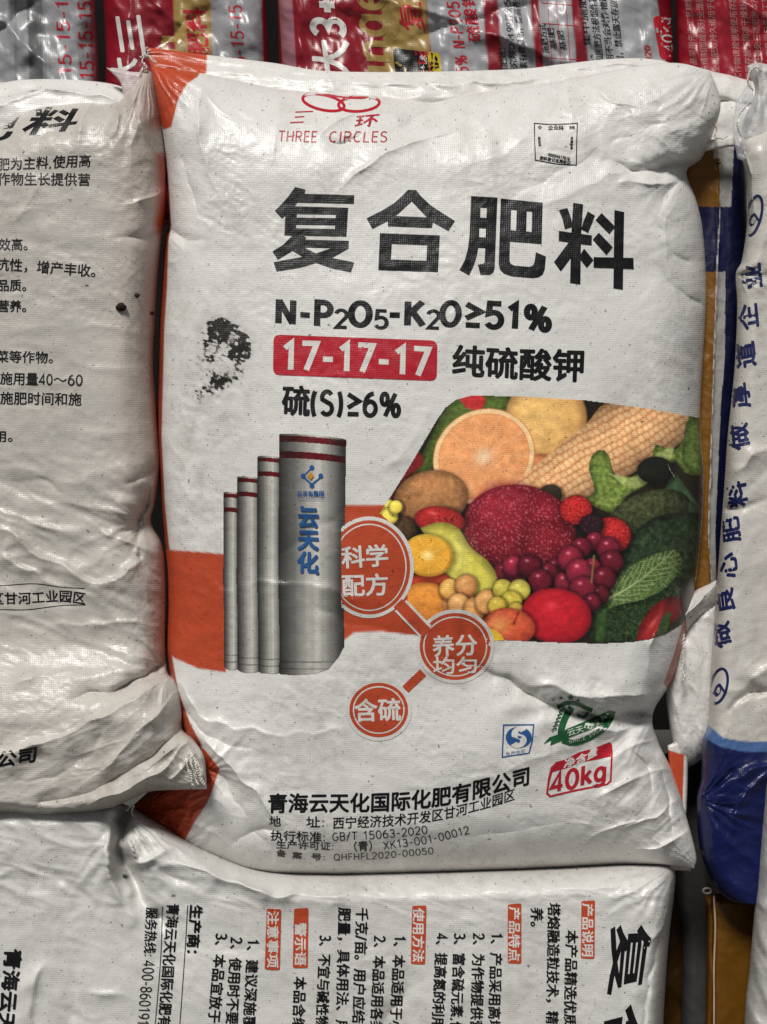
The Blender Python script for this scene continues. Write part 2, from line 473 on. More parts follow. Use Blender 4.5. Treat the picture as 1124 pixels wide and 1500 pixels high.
LAT = {  # width, strokes in a box of cap height 1
    '0': (.62, [A(.31, .5, .26, .5, 90, 450, 28)]),
    '1': (.50, [[(.08, .80), (.30, 1.0), (.30, 0)]]),
    '2': (.60, [A(.30, .72, .24, .28, 165, -25, 14) + [(.06, .0), (.56, .0)]]),
    '3': (.60, [A(.28, .75, .23, .25, 150, -90, 14) + A(.28, .25, .26, .25, 90, -150, 14)]),
    '4': (.64, [[(.46, 0), (.46, 1), (.04, .26), (.62, .26)]]),
    '5': (.60, [[(.52, 1), (.12, 1), (.09, .56)] + A(.28, .31, .26, .31, 110, -150, 16)]),
    '6': (.62, [A(.31, .31, .25, .31, 90, 450, 24), [(.46, .98)] + A(.42, .36, .36, .60, 105, 190, 8)]),
    '7': (.58, [[(.04, 1), (.54, 1), (.20, 0)]]),
    '8': (.60, [A(.30, .75, .21, .25, 90, 450, 20), A(.30, .25, .25, .26, 90, 450, 20)]),
    '9': (.62, [A(.31, .69, .25, .31, 90, 450, 24), A(.20, .64, .36, .60, 10, -75, 8)]),
    'B': (.60, [[(.08, 0), (.08, 1), (.30, 1)] + A(.32, .76, .20, .24, 90, -90, 9) + [(.1, .52), (.32, .52)] + A(.34, .26, .22, .26, 90, -90, 9) + [(.08, 0)]]),
    'C': (.64, [A(.36, .5, .30, .5, 55, 305, 20)]),
    'E': (.54, [[(.50, 1), (.08, 1), (.08, 0), (.50, 0)], [(.08, .52), (.46, .52)]]),
    'F': (.52, [[(.50, 1), (.08, 1), (.08, 0)], [(.08, .50), (.45, .50)]]),
    'G': (.68, [A(.36, .5, .30, .5, 55, 340, 20) + [(.64, .46), (.40, .46)]]),
    'H': (.66, [[(.08, 0), (.08, 1)], [(.58, 0), (.58, 1)], [(.08, .5), (.58, .5)]]),
    'I': (.26, [[(.13, 0), (.13, 1)]]),
    'K': (.62, [[(.08, 0), (.08, 1)], [(.56, 1), (.12, .46)], [(.24, .58), (.60, 0)]]),
    'L': (.52, [[(.08, 1), (.08, 0), (.50, 0)]]),
    'N': (.68, [[(.09, 0), (.09, 1)], [(.10, .97), (.59, .03)], [(.60, 0), (.60, 1)]]),
    'O': (.74, [A(.37, .5, .29, .47, 90, 450, 30)]),
    'P': (.60, [[(.08, 0), (.08, 1), (.30, 1)] + A(.30, .73, .25, .27, 90, -90, 10) + [(.08, .46)]]),
    'Q': (.76, [A(.38, .5, .32, .5, 90, 450, 28), [(.42, .22), (.68, -.10)]]),
    'R': (.62, [[(.08, 0), (.08, 1), (.30, 1)] + A(.30, .74, .23, .26, 90, -90, 10) + [(.08, .48)], [(.32, .48), (.58, 0)]]),
    'S': (.58, [A(.29, .74, .22, .26, 30, 200, 12) + A(.29, .26, .24, .26, 80, -150, 14)]),
    'T': (.60, [[(.02, 1), (.58, 1)], [(.30, 1), (.30, 0)]]),
    'X': (.62, [[(.04, 0), (.58, 1)], [(.04, 1), (.58, 0)]]),
    'k': (.52, [[(.08, 0), (.08, 1.05)], [(.46, .70), (.12, .32)], [(.22, .42), (.50, 0)]]),
    'g': (.58, [A(.28, .36, .22, .35, 90, 450, 22), [(.50, .70), (.50, -.02)] + A(.27, -.05, .23, .24, 0, -150, 12)]),
    'n': (.56, [[(.08, 0), (.08, .70)], [(.08, .40)] + A(.28, .42, .20, .28, 150, 0, 10) + [(.48, 0)]]),
    'e': (.58, [[(.06, .36), (.52, .36)] + A(.29, .35, .23, .35, 0, 310, 18)]),
    'r': (.40, [[(.08, 0), (.08, .70)], [(.08, .40)] + A(.28, .42, .20, .28, 150, 80, 8)]),
    'a': (.56, [A(.27, .35, .21, .35, 90, 450, 20), [(.48, .70), (.48, 0)]]),
    '-': (.44, [[(.05, .42), (.39, .42)]]),
    '+': (.60, [[(.05, .45), (.55, .45)], [(.30, .20), (.30, .70)]]),
    '/': (.44, [[(.04, -.08), (.40, 1.05)]]),
    '%': (.92, [A(.20, .74, .14, .24, 90, 450, 18), A(.72, .26, .14, .24, 90, 450, 18), [(.24, 0), (.68, 1)]]),
    '(': (.34, [A(.42, .45, .30, .72, 130, 230, 12)]),
    ')': (.34, [A(-.08, .45, .30, .72, 50, -50, 12)]),
    '≥': (.62, [[(.05, .92), (.55, .62), (.05, .32)], [(.05, .04), (.55, .04)]]),
    '~': (.60, [[(.04, .38), (.16, .48), (.30, .42), (.44, .36), (.56, .46)]]),
    ':': (.30, [[(.15, .0), (.15, .12)], [(.15, .55), (.15, .67)]]),
    '.': (.28, [[(.12, .0), (.12, .11)]]),
    ',': (.28, [[(.16, .10), (.08, -.14)]]),
    '®': (.4, [A(.2, .85, .14, .16, 90, 450, 14)]),
    ' ': (.40, []),
}
CAP = 0.74

def strip(pts, w, closed=False):
    """flat band of width w along 2-D points, mitred"""
    P = np.array(pts, float)
    keep = [0] + [k for k in range(1, len(P)) if np.hypot(*(P[k] - P[k - 1])) > 1e-6]
    P = P[keep]
    closed = closed or (len(P) > 3 and np.hypot(*(P[0] - P[-1])) < 1e-3)
    if closed and np.hypot(*(P[0] - P[-1])) < 1e-3: P = P[:-1]
    n = len(P)
    L = []; Rr = []
    for k in range(n):
        if closed: a = P[k] - P[k - 1]; b = P[(k + 1) % n] - P[k]
        else: a = P[k] - P[k - 1] if k else P[1] - P[0]; b = P[k + 1] - P[k] if k < n - 1 else P[k] - P[k - 1]
        a = a / (np.hypot(*a) + 1e-12); b = b / (np.hypot(*b) + 1e-12)
        na = np.array((-a[1], a[0])); nb = np.array((-b[1], b[0]))
        m = na + nb; ml = np.hypot(*m)
        m = na if ml < 0.2 else m / ml
        sc = 1.0 / max(0.45, float(m @ na))
        L.append(P[k] + m * w * 0.5 * sc); Rr.append(P[k] - m * w * 0.5 * sc)
    V = np.array(L + Rr)
    F = []
    for k in range(n if closed else n - 1):
        j = (k + 1) % n
        F += [(k, j, n + j), (k, n + j, n + k)]
    return V, np.array(F, int)

def split_long(V, F, lim):
    """split triangles in four until no edge is longer than lim"""
    for _ in range(6):
        e = [np.hypot(*(V[F[:, i]] - V[F[:, (i + 1) % 3]]).T) for i in range(3)]
        big = np.maximum(np.maximum(e[0], e[1]), e[2]) > lim
        if not big.any(): break
        B = F[big]; n = len(V); m = len(B)
        mids = [(V[B[:, i]] + V[B[:, (i + 1) % 3]]) / 2 for i in range(3)]
        V = np.vstack([V] + mids)
        a, b, c = B.T; ab = n + np.arange(m); bc = ab + m; ca = bc + m
        F = np.vstack([F[~big], np.c_[a, ab, ca], np.c_[ab, b, bc], np.c_[ca, bc, c], np.c_[ab, bc, ca]])
    return V, F

def resample(loop, lim):
    out = []
    for k in range(len(loop)):
        a = np.array(loop[k], float); b = np.array(loop[(k + 1) % len(loop)], float)
        n = max(1, int(math.ceil(np.hypot(*(b - a)) / lim)))
        out += [a + (b - a) * j / n for j in range(n)]
    return out

def fill(loops, lim=6.0):
    """triangles of an area given by even-odd loops, with inner points so that it can bend"""
    vs = []; es = []; L2 = []
    for lp in loops:
        lp = resample(lp, lim); L2.append(np.array(lp)); n0 = len(vs)
        vs += [tuple(p) for p in lp]; es += [(n0 + k, n0 + (k + 1) % len(lp)) for k in range(len(lp))]
    a = np.array(vs); x0, y0 = a.min(0); x1, y1 = a.max(0)
    gx, gy = np.meshgrid(np.arange(x0 + lim / 2, x1, lim), np.arange(y0 + lim / 2, y1, lim))
    gx, gy = gx.ravel(), gy.ravel()
    ins = np.zeros(gx.shape, bool)
    for lp in L2: ins ^= inside(gx, gy, lp)
    md = np.full(gx.shape, 1e9)
    for p in a: md = np.minimum(md, np.hypot(gx - p[0], gy - p[1]))
    g = np.c_[gx, gy][ins & (md > lim * 0.35)]
    r = delaunay_2d_cdt([Vector(v) for v in vs] + [Vector(v) for v in g.tolist()], es, [], 0, 1e-5)
    V = np.array([tuple(v) for v in r[0]]); F = np.array([list(f) for f in r[2] if len(f) == 3], int)
    c = V[F].mean(1)
    ins = np.zeros(len(c), bool)
    for lp in L2: ins ^= inside(c[:, 0], c[:, 1], lp)
    return V, F[ins]

class Art:
    """printing on a sheet: gathers flat areas in photo pixels, then lays them on the bag's skin as one mesh"""
    def __init__(self, sheet, name, label=None, parent=None, mat=None, gap=0.00002):
        self.s, self.name, self.label, self.par, self.mat = sheet, name, label, parent, mat
        self.V = []; self.F = []; self.C = []; self.O = []; self.n = 0; self.lay = 0; self.gap = gap
    def add(self, V, F, c, off, lim=7.0):
        if len(F) == 0: return
        V, F = split_long(np.asarray(V, float), np.asarray(F, int), lim)
        self.V.append(V); self.F.append(F + self.n); self.n += len(V)
        c = np.asarray(c, float)
        self.C.append(np.broadcast_to(c, (len(V), 3)) if c.ndim == 1 else c)
        self.O.append(np.full(len(V), off))
    def step(self): self.lay += 1; return self.off()
    def off(self): return 0.00032 + self.gap * self.lay
    def area(self, loops, c, lim=6.0):
        V, F = fill(loops, lim); self.add(V, F, c, self.step(), 1e9); return self
    def line(self, pts, w, c, closed=False, curve=0):
        if curve: pts = smooth(pts, curve)
        V, F = strip(pts, w, closed); self.add(V, F, c, self.step(), 6.0); return self
    def disc(self, cx, cy, rx, ry, c, ang=0, n=48):
        return self.area([ell(cx, cy, rx, ry, ang, n)], c)
    def text(self, s, path, h, c, bold=0.0, up=None, lat=0.085, adv=None, squeeze=1.0):
        """characters along the middle line `path`; h = em size in pixels (start, end); bold = extra radius in pixels"""
        base = self.off() + max(self.gap, 0.00002)
        P = np.array(smooth(path, 60)); L = np.r_[0, np.cumsum(np.hypot(*np.diff(P, axis=0).T))]
        def w_of(ch):
            if ch in LAT: return LAT[ch][0] * CAP + 0.10
            return 1.0
        tot = sum(w_of(ch) for ch in s)
        k = (L[-1] / tot) if adv is None else adv
        h0, h1 = (h, h) if np.isscalar(h) else h
        x = 0.0
        for ch in s:
            wd = w_of(ch)
            lo = 0.05 if ch in LAT else 0.0
            pieces = []
            if ch in LAT:
                for st in LAT[ch][1]:
                    q = [(lo + a * CAP, b * CAP) for a, b in st]
                    pieces.append(strip(q, lat + (0 if not bold else 2 * bold / h0)))
                shifts = [(0, 0)]
            else:
                pieces.append(glyph(ch))
                shifts = [(0, 0)] if not bold else [(0, 0)] + [(bold * math.cos(q), bold * math.sin(q)) for q in np.radians(np.arange(22.5, 360, 45 if bold > .8 else 90))]
            for pi, (V, F) in enumerate(pieces):
                if len(V) == 0: continue
                d = (x + V[:, 0]) * k
                px = np.interp(d, L, P[:, 0]); py = np.interp(d, L, P[:, 1])
                out = d > L[-1]
                e = (P[-1] - P[-2]) / (np.hypot(*(P[-1] - P[-2])) + 1e-9)
                px = np.where(out, P[-1, 0] + (d - L[-1]) * e[0], px); py = np.where(out, P[-1, 1] + (d - L[-1]) * e[1], py)
                if up is None:
                    i = np.clip(np.searchsorted(L, d), 1, len(L) - 1)
                    t = P[np.minimum(i + 1, len(P) - 1)] - P[np.maximum(i - 2, 0)]; t /= np.hypot(*t.T)[:, None] + 1e-9
                    ux, uy = t[:, 1], -t[:, 0]
                else: ux, uy = up
                hh = h0 + (h1 - h0) * np.clip(d / L[-1], 0, 1)
                vv = (V[:, 1] - 0.38) * hh
                for si, (sx, sy) in enumerate(shifts):
                    self.add(np.c_[px + ux * vv + sx, py + uy * vv + sy], F, c, base + 0.000006 * (si + pi), 9.0)
            x += wd
        return self
    def raster(self, x0, y0, x1, y1, step, fun):
        """fun(X, Y) -> (rgb linear (n,m,3), mask bool)"""
        gx = np.arange(x0, x1 + step, step); gy = np.arange(y0, y1 + step, step)
        X, Y = np.meshgrid(gx, gy); C, mk = fun(X, Y)
        idx = np.arange(X.size).reshape(X.shape)
        q = mk[:-1, :-1] & mk[1:, :-1] & mk[1:, 1:] & mk[:-1, 1:]
        a, b, c, d = idx[:-1, :-1][q], idx[1:, :-1][q], idx[1:, 1:][q], idx[:-1, 1:][q]
        F = np.vstack([np.c_[a, b, c], np.c_[a, c, d]])
        used = np.unique(F); mp = np.full(X.size, -1); mp[used] = np.arange(len(used))
        self.lay += 1
        self.add(np.c_[X.ravel(), Y.ravel()][used], mp[F], C.reshape(-1, 3)[used], self.off(), 1e9)
        return self
    def build(self):
        V = np.vstack(self.V); F = np.vstack(self.F); C = np.vstack(self.C); O = np.concatenate(self.O)
        H, Nn, ok, dirs = self.s.cast(V[:, 0], V[:, 1])
        H = H - dirs * O[:, None]
        good = ok[F].all(1)
        # drop triangles torn across a fold
        e = np.max([np.linalg.norm(H[F[:, i]] - H[F[:, (i + 1) % 3]], axis=1) for i in range(3)], axis=0)
        good &= e < 0.03
        F = F[good]
        # face the camera
        n = np.cross(H[F[:, 1]] - H[F[:, 0]], H[F[:, 2]] - H[F[:, 0]])
        fl = (n * dirs[F[:, 0]]).sum(1) > 0
        F[fl] = F[fl][:, ::-1]
        used = np.unique(F); mp = np.full(len(V), -1); mp[used] = np.arange(len(used))
        ink = np.c_[C, np.zeros(len(C))][used]
        o = link_mesh(self.name, H[used], mp[F], self.mat or self.s.mat, self.par or self.s.parent, ink, self.s.uvf(V[used, 0], V[used, 1]), Nn[used])
        if self.label: o['label'] = self.label
        return o

def ell(cx, cy, rx, ry, ang=0, n=48):
    c, s = math.cos(R(ang)), math.sin(R(ang))
    return [(cx + rx * math.cos(q) * c - ry * math.sin(q) * s, cy + rx * math.cos(q) * s + ry * math.sin(q) * c) for q in np.linspace(0, 2 * math.pi, n, endpoint=False)]

def quad_map(loops, src, dst):
    """map loops from the box src=(x0,y0,x1,y1) into the four-corner dst (tl, tr, br, bl), bilinear"""
    x0, y0, x1, y1 = src; a, b, c, d = (np.array(q, float) for q in dst)
    out = []
    for lp in loops:
        r = []
        for x, y in lp:
            s, t = (x - x0) / (x1 - x0), (y - y0) / (y1 - y0)
            r.append(tuple((a * (1 - s) + b * s) * (1 - t) + (d * (1 - s) + c * s) * t))
        out.append(r)
    return out

# ---------------------------------------------------------------- inks (base colours of the printing)
WHITE = np.array((0.73, 0.715, 0.685)); ORANGE = np.array((0.50, 0.070, 0.026)); BLACK = np.array((0.006, 0.006, 0.0065))
RED = np.array((0.46, 0.014, 0.028)); BLUE = np.array((0.020, 0.095, 0.27)); GREEN = np.array((0.015, 0.10, 0.035)); PALE = np.array((0.70, 0.68, 0.64))

def ink_of(X, Y, regions, base=WHITE, dirt=None, soft=1.2):
    """per-vertex printed colour: soft-edged polygons over the film colour; alpha carries the dirt mask"""
    C = np.zeros(X.shape + (4,)); C[..., :3] = base
    for poly, c in regions:
        poly = np.array(poly, float)
        x0, y0 = poly.min(0) - 4; x1, y1 = poly.max(0) + 4
        m = (X > x0) & (X < x1) & (Y > y0) & (Y < y1)
        if not m.any(): continue
        a = sst(-soft, soft, pdist(X[m], Y[m], poly))[:, None]
        C[m, :3] = C[m, :3] * (1 - a) + np.array(c) * a
    if dirt is not None: C[..., 3] = np.clip(dirt(X, Y), 0, 1)
    return C

# ---------------------------------------------------------------- the setting
def sheet_plane(name, corners, mat):
    o = link_mesh(name, corners, [(0, 1, 2, 3)], mat, smooth_=False)
    o['kind'] = 'structure'
    return o
MAT_CONC = plain_material('concrete', (0.09, 0.087, 0.08), 0.85, 9, 0.3)
sheet_plane('ground', [(-6, -6, 0), (6, -6, 0), (6, 1.1, 0), (-6, 1.1, 0)], MAT_CONC)
MAT_WALL = plain_material('dark_gap_backing', (0.02, 0.019, 0.018), 0.9, 5, 0.25)
sheet_plane('added_dark_wall', [(-6, 1.1, 0), (6, 1.1, 0), (6, 1.1, 3.0), (-6, 1.1, 3.0)], MAT_WALL)  # unseen wall added to stop light, near-black so the gaps stay dark

# ---------------------------------------------------------------- traced title characters (strokes as loops in a 0..1124 box)
def tr(sc, ox, oy, loops): return [[(ox + x / sc, oy + y / sc) for x, y in lp] for lp in loops]
FU = [[[(343,70),(465,103),(450,150),(1037,168),(1032,270),(370,255),(335,298),(965,315),(945,655),(215,640),(225,410),(188,443),(102,352),(180,275),(260,185)],
       [(362,390),(820,398),(818,437),(360,432)], [(355,515),(812,522),(808,565),(352,556)]],
      [[(315,636),(445,645),(470,668),(455,690),(972,704),(970,795),(775,905),(1037,958),(998,1075),(780,1030),(590,965),(400,1020),(122,1065),(88,957),(250,925),(428,892),(310,822),(230,870),(138,928),(74,830),(200,750)],
       [(448,783),(765,790),(590,852)]]]
HE = [[[(545,97),(635,100),(690,170),(800,270),(920,350),(1062,440),(990,550),(820,455),(808,517),(325,497),(325,440),(155,527),(92,410),(270,320),(400,240),(490,155)], [(587,225),(755,400),(410,385)]],
      [[(238,573),(895,598),(875,1000),(220,978)], [(368,690),(757,705),(748,877),(358,862)]]]
FEI = [[[(203,98),(513,115),(480,950),(465,995),(430,1018),(315,1028),(282,905),(345,893),(362,880),(370,710),(288,705),(270,800),(240,900),(180,1032),(66,966),(130,850),(165,720),(185,560)],
        [(312,233),(388,236),(384,354),(310,350)], [(300,474),(378,478),(374,585),(298,580)]],
       [[(553,127),(1045,175),(1033,662),(660,632),(655,860),(670,895),(710,915),(890,930),(930,915),(950,870),(965,757),(1083,808),(1070,960),(1045,1020),(1000,1050),(930,1062),(680,1040),(590,1010),(545,965),(527,900)],
        [(673,258),(740,263),(732,505),(668,497)], [(858,275),(922,280),(914,522),(851,513)]]]
LIAO = [[[(152,262),(252,238),(300,370),(312,460),(222,488),(195,370)]], [[(320,177),(437,195),(412,560),(410,700),(405,1137),(283,1118),(290,850),(300,500)]],
        [[(490,277),(577,328),(497,530),(412,487),(440,400)]], [[(152,507),(540,560),(538,678),(150,625)]], [[(270,640),(400,680),(175,982),(95,873)]],
        [[(448,715),(558,850),(482,942),(385,820)]], [[(655,297),(815,460),(745,545),(583,377)]], [[(622,528),(785,697),(712,790),(550,610)]],
        [[(805,263),(920,285),(912,700),(905,1197),(793,1180)]], [[(560,815),(1028,825),(1034,955),(560,937)]]]

# ---------------------------------------------------------------- the main bag
MAIN = thing('fertilizer_bag', 'upright white bag with a fruit picture, red 17-17-17 badge and big black title', 'bag', tuple(pos(620, 1280, -20)))

def main_base(X, Y):
    b = 4 + 58 * (1 - ((X - 630) / 420) ** 2) * (1 - ((Y - 740) / 600) ** 2)
    b = b - 55 * sst(330, 200, X) * sst(1060, 1160, Y)
    return b + 10 * sst(900, 1200, Y)

def main_w(X, Y):
    w = 2.2 * fbm(X / 170, Y / 150, 3, 3) + 0.8 * fbm(X / 60, Y / 60, 8, 3)
    w += 5 * fbm(X / 260, Y / 240, 31, 2)
    mTop = sst(330, 150, Y); mR = sst(820, 960, X); mB = sst(1040, 1180, Y); mL = sst(330, 250, X)
    w += 2.6 * mR * (crumple(X, Y, 46, -28, 2.6, 4) - .3) * sst(560, 300, Y)
    w += 3.2 * sst(820, 930, X) * mB * (crumple(X, Y, 34, -42, 3.0, 11) - .3)
    w += 1.6 * mB * (crumple(X, Y, 60, 12, 2.5, 12) - .3)
    w += 1.3 * mTop * (crumple(X, Y, 40, -30, 2.4, 21) - .3)
    w += 1.8 * mL * (crumple(X, Y, 30, 75, 2.2, 23) - .3)
    w += 0.7 * (crumple(X, Y, 90, 20, 2.0, 25) - .3)
    C = lambda *a, **k: crease(X, Y, *a, **k)
    # upper right: broad diagonal valleys and the pinch below the corner
    w += C([(640, 345), (760, 285), (880, 218), (1010, 165)], [0, -4, -8, -5], 30, 34)
    w += C([(760, 315), (840, 285), (930, 240), (1000, 228)], [0, 3, 5, 3], 22, 20)
    w += C([(640, 268), (700, 235), (790, 200), (860, 175)], [0, 2.5, 3, 0], 22, 20)
    w += C([(1016, 250), (985, 246), (940, 252), (880, 232)], [-20, -14, -7, 0], 9, 18)
    w += C([(1012, 268), (960, 268), (895, 266)], [6, 6, 0], 8, 12)
    w += C([(1010, 255), (975, 285), (958, 330)], [-10, -5, 0], 10, 16)
    w += C([(1000, 285), (975, 330), (985, 420), (1000, 480)], [0, 3, 2, 0], 9, 12)
    w += C([(945, 300), (985, 360), (1010, 380)], [0, -3, -4], 10, 12)
    w += C([(950, 375), (1000, 430), (1025, 440)], [0, -4, -7], 10, 14)
    w += C([(975, 470), (1010, 520), (1030, 600)], [0, -4, -6], 14, 14)
    # upper left: taut folds running from the corner
    w += C([(300, 120), (290, 180), (310, 260), (330, 300)], [0, 6, 4, 0], 14, 9)
    w += C([(262, 190), (275, 260), (300, 330)], [0, -5, 0], 12, 12)
    w += C([(485, 288), (530, 248), (590, 212), (650, 196), (690, 186)], [0, 3.5, 4, 4, 0], 5, 7)
    w += C([(462, 200), (485, 178), (520, 168), (560, 160)], [0, 4, 5, 2], 6, 8)
    w += C([(470, 192), (500, 212), (545, 190)], [0, -5, 0], 7, 7)
    w += C([(560, 200), (620, 170), (660, 150)], [0, -6, -4], 9, 12)
    w += C([(400, 130), (410, 170), (395, 250)], [0, 2.5, 0], 10, 14)
    w += C([(640, 150), (700, 175), (730, 210)], [3, 3, 0], 7, 10)
    w += C([(860, 118), (900, 150), (960, 165)], [4, 5, 0], 10, 14)
    w += C([(780, 130), (840, 170)], [0, 3], 8, 10)
    w += C([(243, 330), (270, 350), (300, 352)], [-10, -4, 0], 6, 9)
    w += C([(240, 385), (270, 380)], [6, 0], 6, 8)
    # soft waves over the towers and the left side
    w += C([(600, 640), (520, 730), (430, 800), (330, 840)], [0, -4, -4, 0], 36, 26)
    w += C([(640, 600), (560, 690), (520, 720)], [0, 5, 0], 26, 20)
    w += C([(300, 870), (400, 850), (500, 870), (560, 890)], [0, 2, 3, 0], 9, 22)
    w += C([(420, 860), (500, 905), (620, 930)], [0, -4, 0], 22, 16)
    w += C([(245, 640), (275, 700), (262, 790)], [0, 3, 0], 12, 12)
    w += C([(250, 990), (300, 1050), (420, 1075), (560, 1060)], [3, 3, 1.5, 0], 6, 20)
    w += C([(255, 1030), (320, 1085), (400, 1110)], [-5, -3, 0], 9, 12)
    w += C([(285, 1100), (330, 1150), (375, 1215), (400, 1260)], [-14, -10, -7, -3], 14, 18)
    w += C([(300, 1090), (345, 1130), (395, 1190), (430, 1230)], [8, 8, 6, 0], 12, 10)
    w += C([(330, 1245), (380, 1215), (440, 1235)], [0, -5, 0], 10, 8)
    # the fold across the lower right
    w += C([(640, 955), (700, 980), (760, 1005), (830, 1040), (900, 1050), (962, 1044)], [0, -4, -9, -20, -34, -46], 9, 34)
    w += C([(735, 985), (800, 1005), (870, 1018), (945, 1015)], [0, 5, 11, 10], 22, 14)
    w += C([(745, 1015), (815, 1052), (890, 1068), (960, 1064)], [0, 4, 9, 9], 10, 30)
    w += C([(560, 880), (640, 985), (740, 1000)], [0, 4, 0], 30, 24)
    w += C([(700, 905), (726, 985), (712, 1030)], [0, -3, 0], 12, 12)
    w += C([(930, 700), (985, 800), (1000, 900)], [0, -5, -8], 22, 16)
    w += C([(960, 640), (1000, 720), (1028, 745)], [0, 4, 6], 7, 9)
    w += C([(985, 860), (955, 940), (950, 1010)], [4, 5, 0], 8, 12)
    # crumpled lower right
    for k, (a, b, h) in enumerate([((860, 1175), (985, 1125), 5), ((905, 1215), (1000, 1165), 5), ((880, 1120), (975, 1078), 4), ((930, 1245), (1010, 1215), 6), ((840, 1240), (930, 1205), 3), ((960, 1100), (985, 1210), -5), ((915, 1090), (955, 1150), -4)]):
        m = ((a[0] + b[0]) / 2 + 6, (a[1] + b[1]) / 2 + (8 if k % 2 else -7))
        w += C([a, m, b], [0, h, h * .6], 5, 9)
    w += C([(560, 1160), (700, 1140), (800, 1105), (900, 1085)], [0, 4, 6, 0], 30, 24)
    w += C([(420, 1225), (560, 1235), (760, 1215), (900, 1180)], [0, -3, -4, 0], 26, 20)
    w += bump(X, Y, 720, 1080, 130, 60, 5, -15)
    w += pucker(X, Y, 1012, 250, 6, 60, 110, 250, 9, 5, 61) + pucker(X, Y, 962, 1044, 8, 60, 100, 215, 10, 9, 63) + pucker(X, Y, 1030, 1275, 10, 75, 180, 275, 8, 8, 65)
    w += pucker(X, Y, 196, 1190, 10, 85, -60, 60, 10, 17, 67) + 9 * sst(330, 270, X) * sst(1110, 1150, Y) * (crumple(X, Y, 20, -35, 2.0, 68) - .3) + pucker(X, Y, 215, 80, 20, 90, 10, 95, 8, 7, 69) + pucker(X, Y, 1050, 100, 14, 90, 95, 190, 8, 4, 71) + pucker(X, Y, 300, 1130, 10, 50, -70, 60, 7, 7, 73)
    w += pucker(X, Y, 243, 345, 4, 30, -80, 80, 7, 6, 75)
    return w

def main_dirt(X, Y):
    d = bump(X, Y, 322, 480, 19, 14, 2.6) + bump(X, Y, 353, 508, 13, 20, 2.4) + bump(X, Y, 338, 496, 30, 16, 0.75, 30) + crease(X, Y, [(300, 504), (325, 494), (352, 500)], [.9, 1.4, 1], 5, gain=1) + crease(X, Y, [(318, 566), (335, 548), (352, 540)], [1, 1.4, .6], 5, gain=1)
    d += 0.95 * bump(X, Y, 318, 565, 34, 10, 1, -30) + 0.6 * bump(X, Y, 300, 530, 34, 34, 1)
    d += 0.36 * bump(X, Y, 255, 385, 30, 34, 1) + 0.30 * bump(X, Y, 345, 310, 40, 30, 1) + 0.42 * bump(X, Y, 872, 205, 34, 24, 1)
    d += 0.3 * bump(X, Y, 880, 280, 60, 30, 1) + 0.3 * bump(X, Y, 930, 1190, 80, 60, 1) + 0.28 * bump(X, Y, 440, 1255, 120, 26, 1) + 0.3 * bump(X, Y, 800, 1265, 190, 20, 1)
    d += 0.3 * bump(X, Y, 410, 470, 50, 30, 1) + 0.9 * bump(X, Y, 233, 520, 6, 50, 1)
    d += 0.34 * bump(X, Y, 318, 540, 52, 46, 1) + .3 * bump(X, Y, 300, 700, 50, 200, 1) * np.clip(.5 + fbm(X / 30, Y / 45, 83, 3), 0, 1) + .34 * np.clip(fbm(X / 95, Y / 80, 85, 4) - .05, 0, 1)
    d *= 0.65 + 0.9 * np.clip(fbm(X / 9, Y / 5, 77, 3), -0.6, 1)
    return d

def main_T(X, Y):
    return 92 - 56 * sst(250, 150, Y) * sst(820, 960, X) - 50 * sst(1120, 1180, Y) * sst(330, 260, X) - 50 * sst(1140, 1230, Y) * sst(900, 980, X) - 40 * sst(260, 130, Y) * sst(380, 260, X)

MAIN_L = [(221, 97), (237, 190), (244, 262), (247, 330), (241, 352), (237, 420), (233, 480), (231, 560), (230, 640), (236, 740), (243, 810), (245, 880), (243, 950), (251, 1010), (263, 1060), (276, 1092), (258, 1128), (222, 1156), (186, 1188)]
MAIN_R = [(1040, 103), (1056, 150), (1045, 195), (1028, 232), (1006, 252), (1020, 292), (1030, 340), (1035, 420), (1033, 480), (1026, 610), (1031, 700), (1027, 790), (1013, 890), (990, 985), (957, 1044), (964, 1085), (985, 1130), (1004, 1190), (1020, 1252), (1017, 1272)]
MAIN_T = [(221, 97), (300, 108), (400, 128), (480, 136), (560, 141), (630, 150), (690, 137), (800, 122), (900, 103), (985, 92), (1040, 103)]
MAIN_B = [(186, 1188), (205, 1217), (265, 1238), (312, 1259), (370, 1281), (450, 1285), (560, 1284), (700, 1279), (850, 1272), (960, 1266), (1017, 1272)]
def main_col(X, Y):
    gus = [(x + dx, y) for (x, y), dx in zip(MAIN_L[1:17], [1, 2, 4, 6, 8, 8, 8, 7, 6, 6, 7, 7, 10, 16, 20, 22])]
    reg = [([(205, 80), (298, 98), (290, 112), (274, 123), (261, 146), (251, 186), (240, 190), (215, 150)], ORANGE),
           ([(x - 30, y) for x, y in MAIN_L[1:17]] + gus[::-1], ORANGE * np.array((.7, .9, 1))),  # left gusset: its shaded, brownish look is mixed into the orange
           ([(232, 804), (300, 809), (330, 812), (331, 985), (290, 979), (256, 964), (225, 940)], ORANGE),
           ([(495, 740), (600, 740), (640, 900), (640, 934), (560, 925), (520, 926), (495, 945)], ORANGE),
           ([(1016, 850), (1040, 850), (1030, 960), (980, 1010), (972, 1002), (990, 950), (1004, 900)], ORANGE * .8),  # right gusset strip: orange dimmed to stand for its unlit side
           ([(322, 1126), (314, 1150), (304, 1176), (286, 1203), (266, 1240), (150, 1240), (150, 1120), (280, 1085), (300, 1098)], ORANGE)]
    return ink_of(X, Y, reg, dirt=main_dirt)
sack = Sheet('sack', MAIN, MAIN_T, MAIN_B, MAIN_L, MAIN_R, main_w, T=main_T, radii=(60, 75, 110, 100), n=(460, 680), base=main_base, colour=main_col)

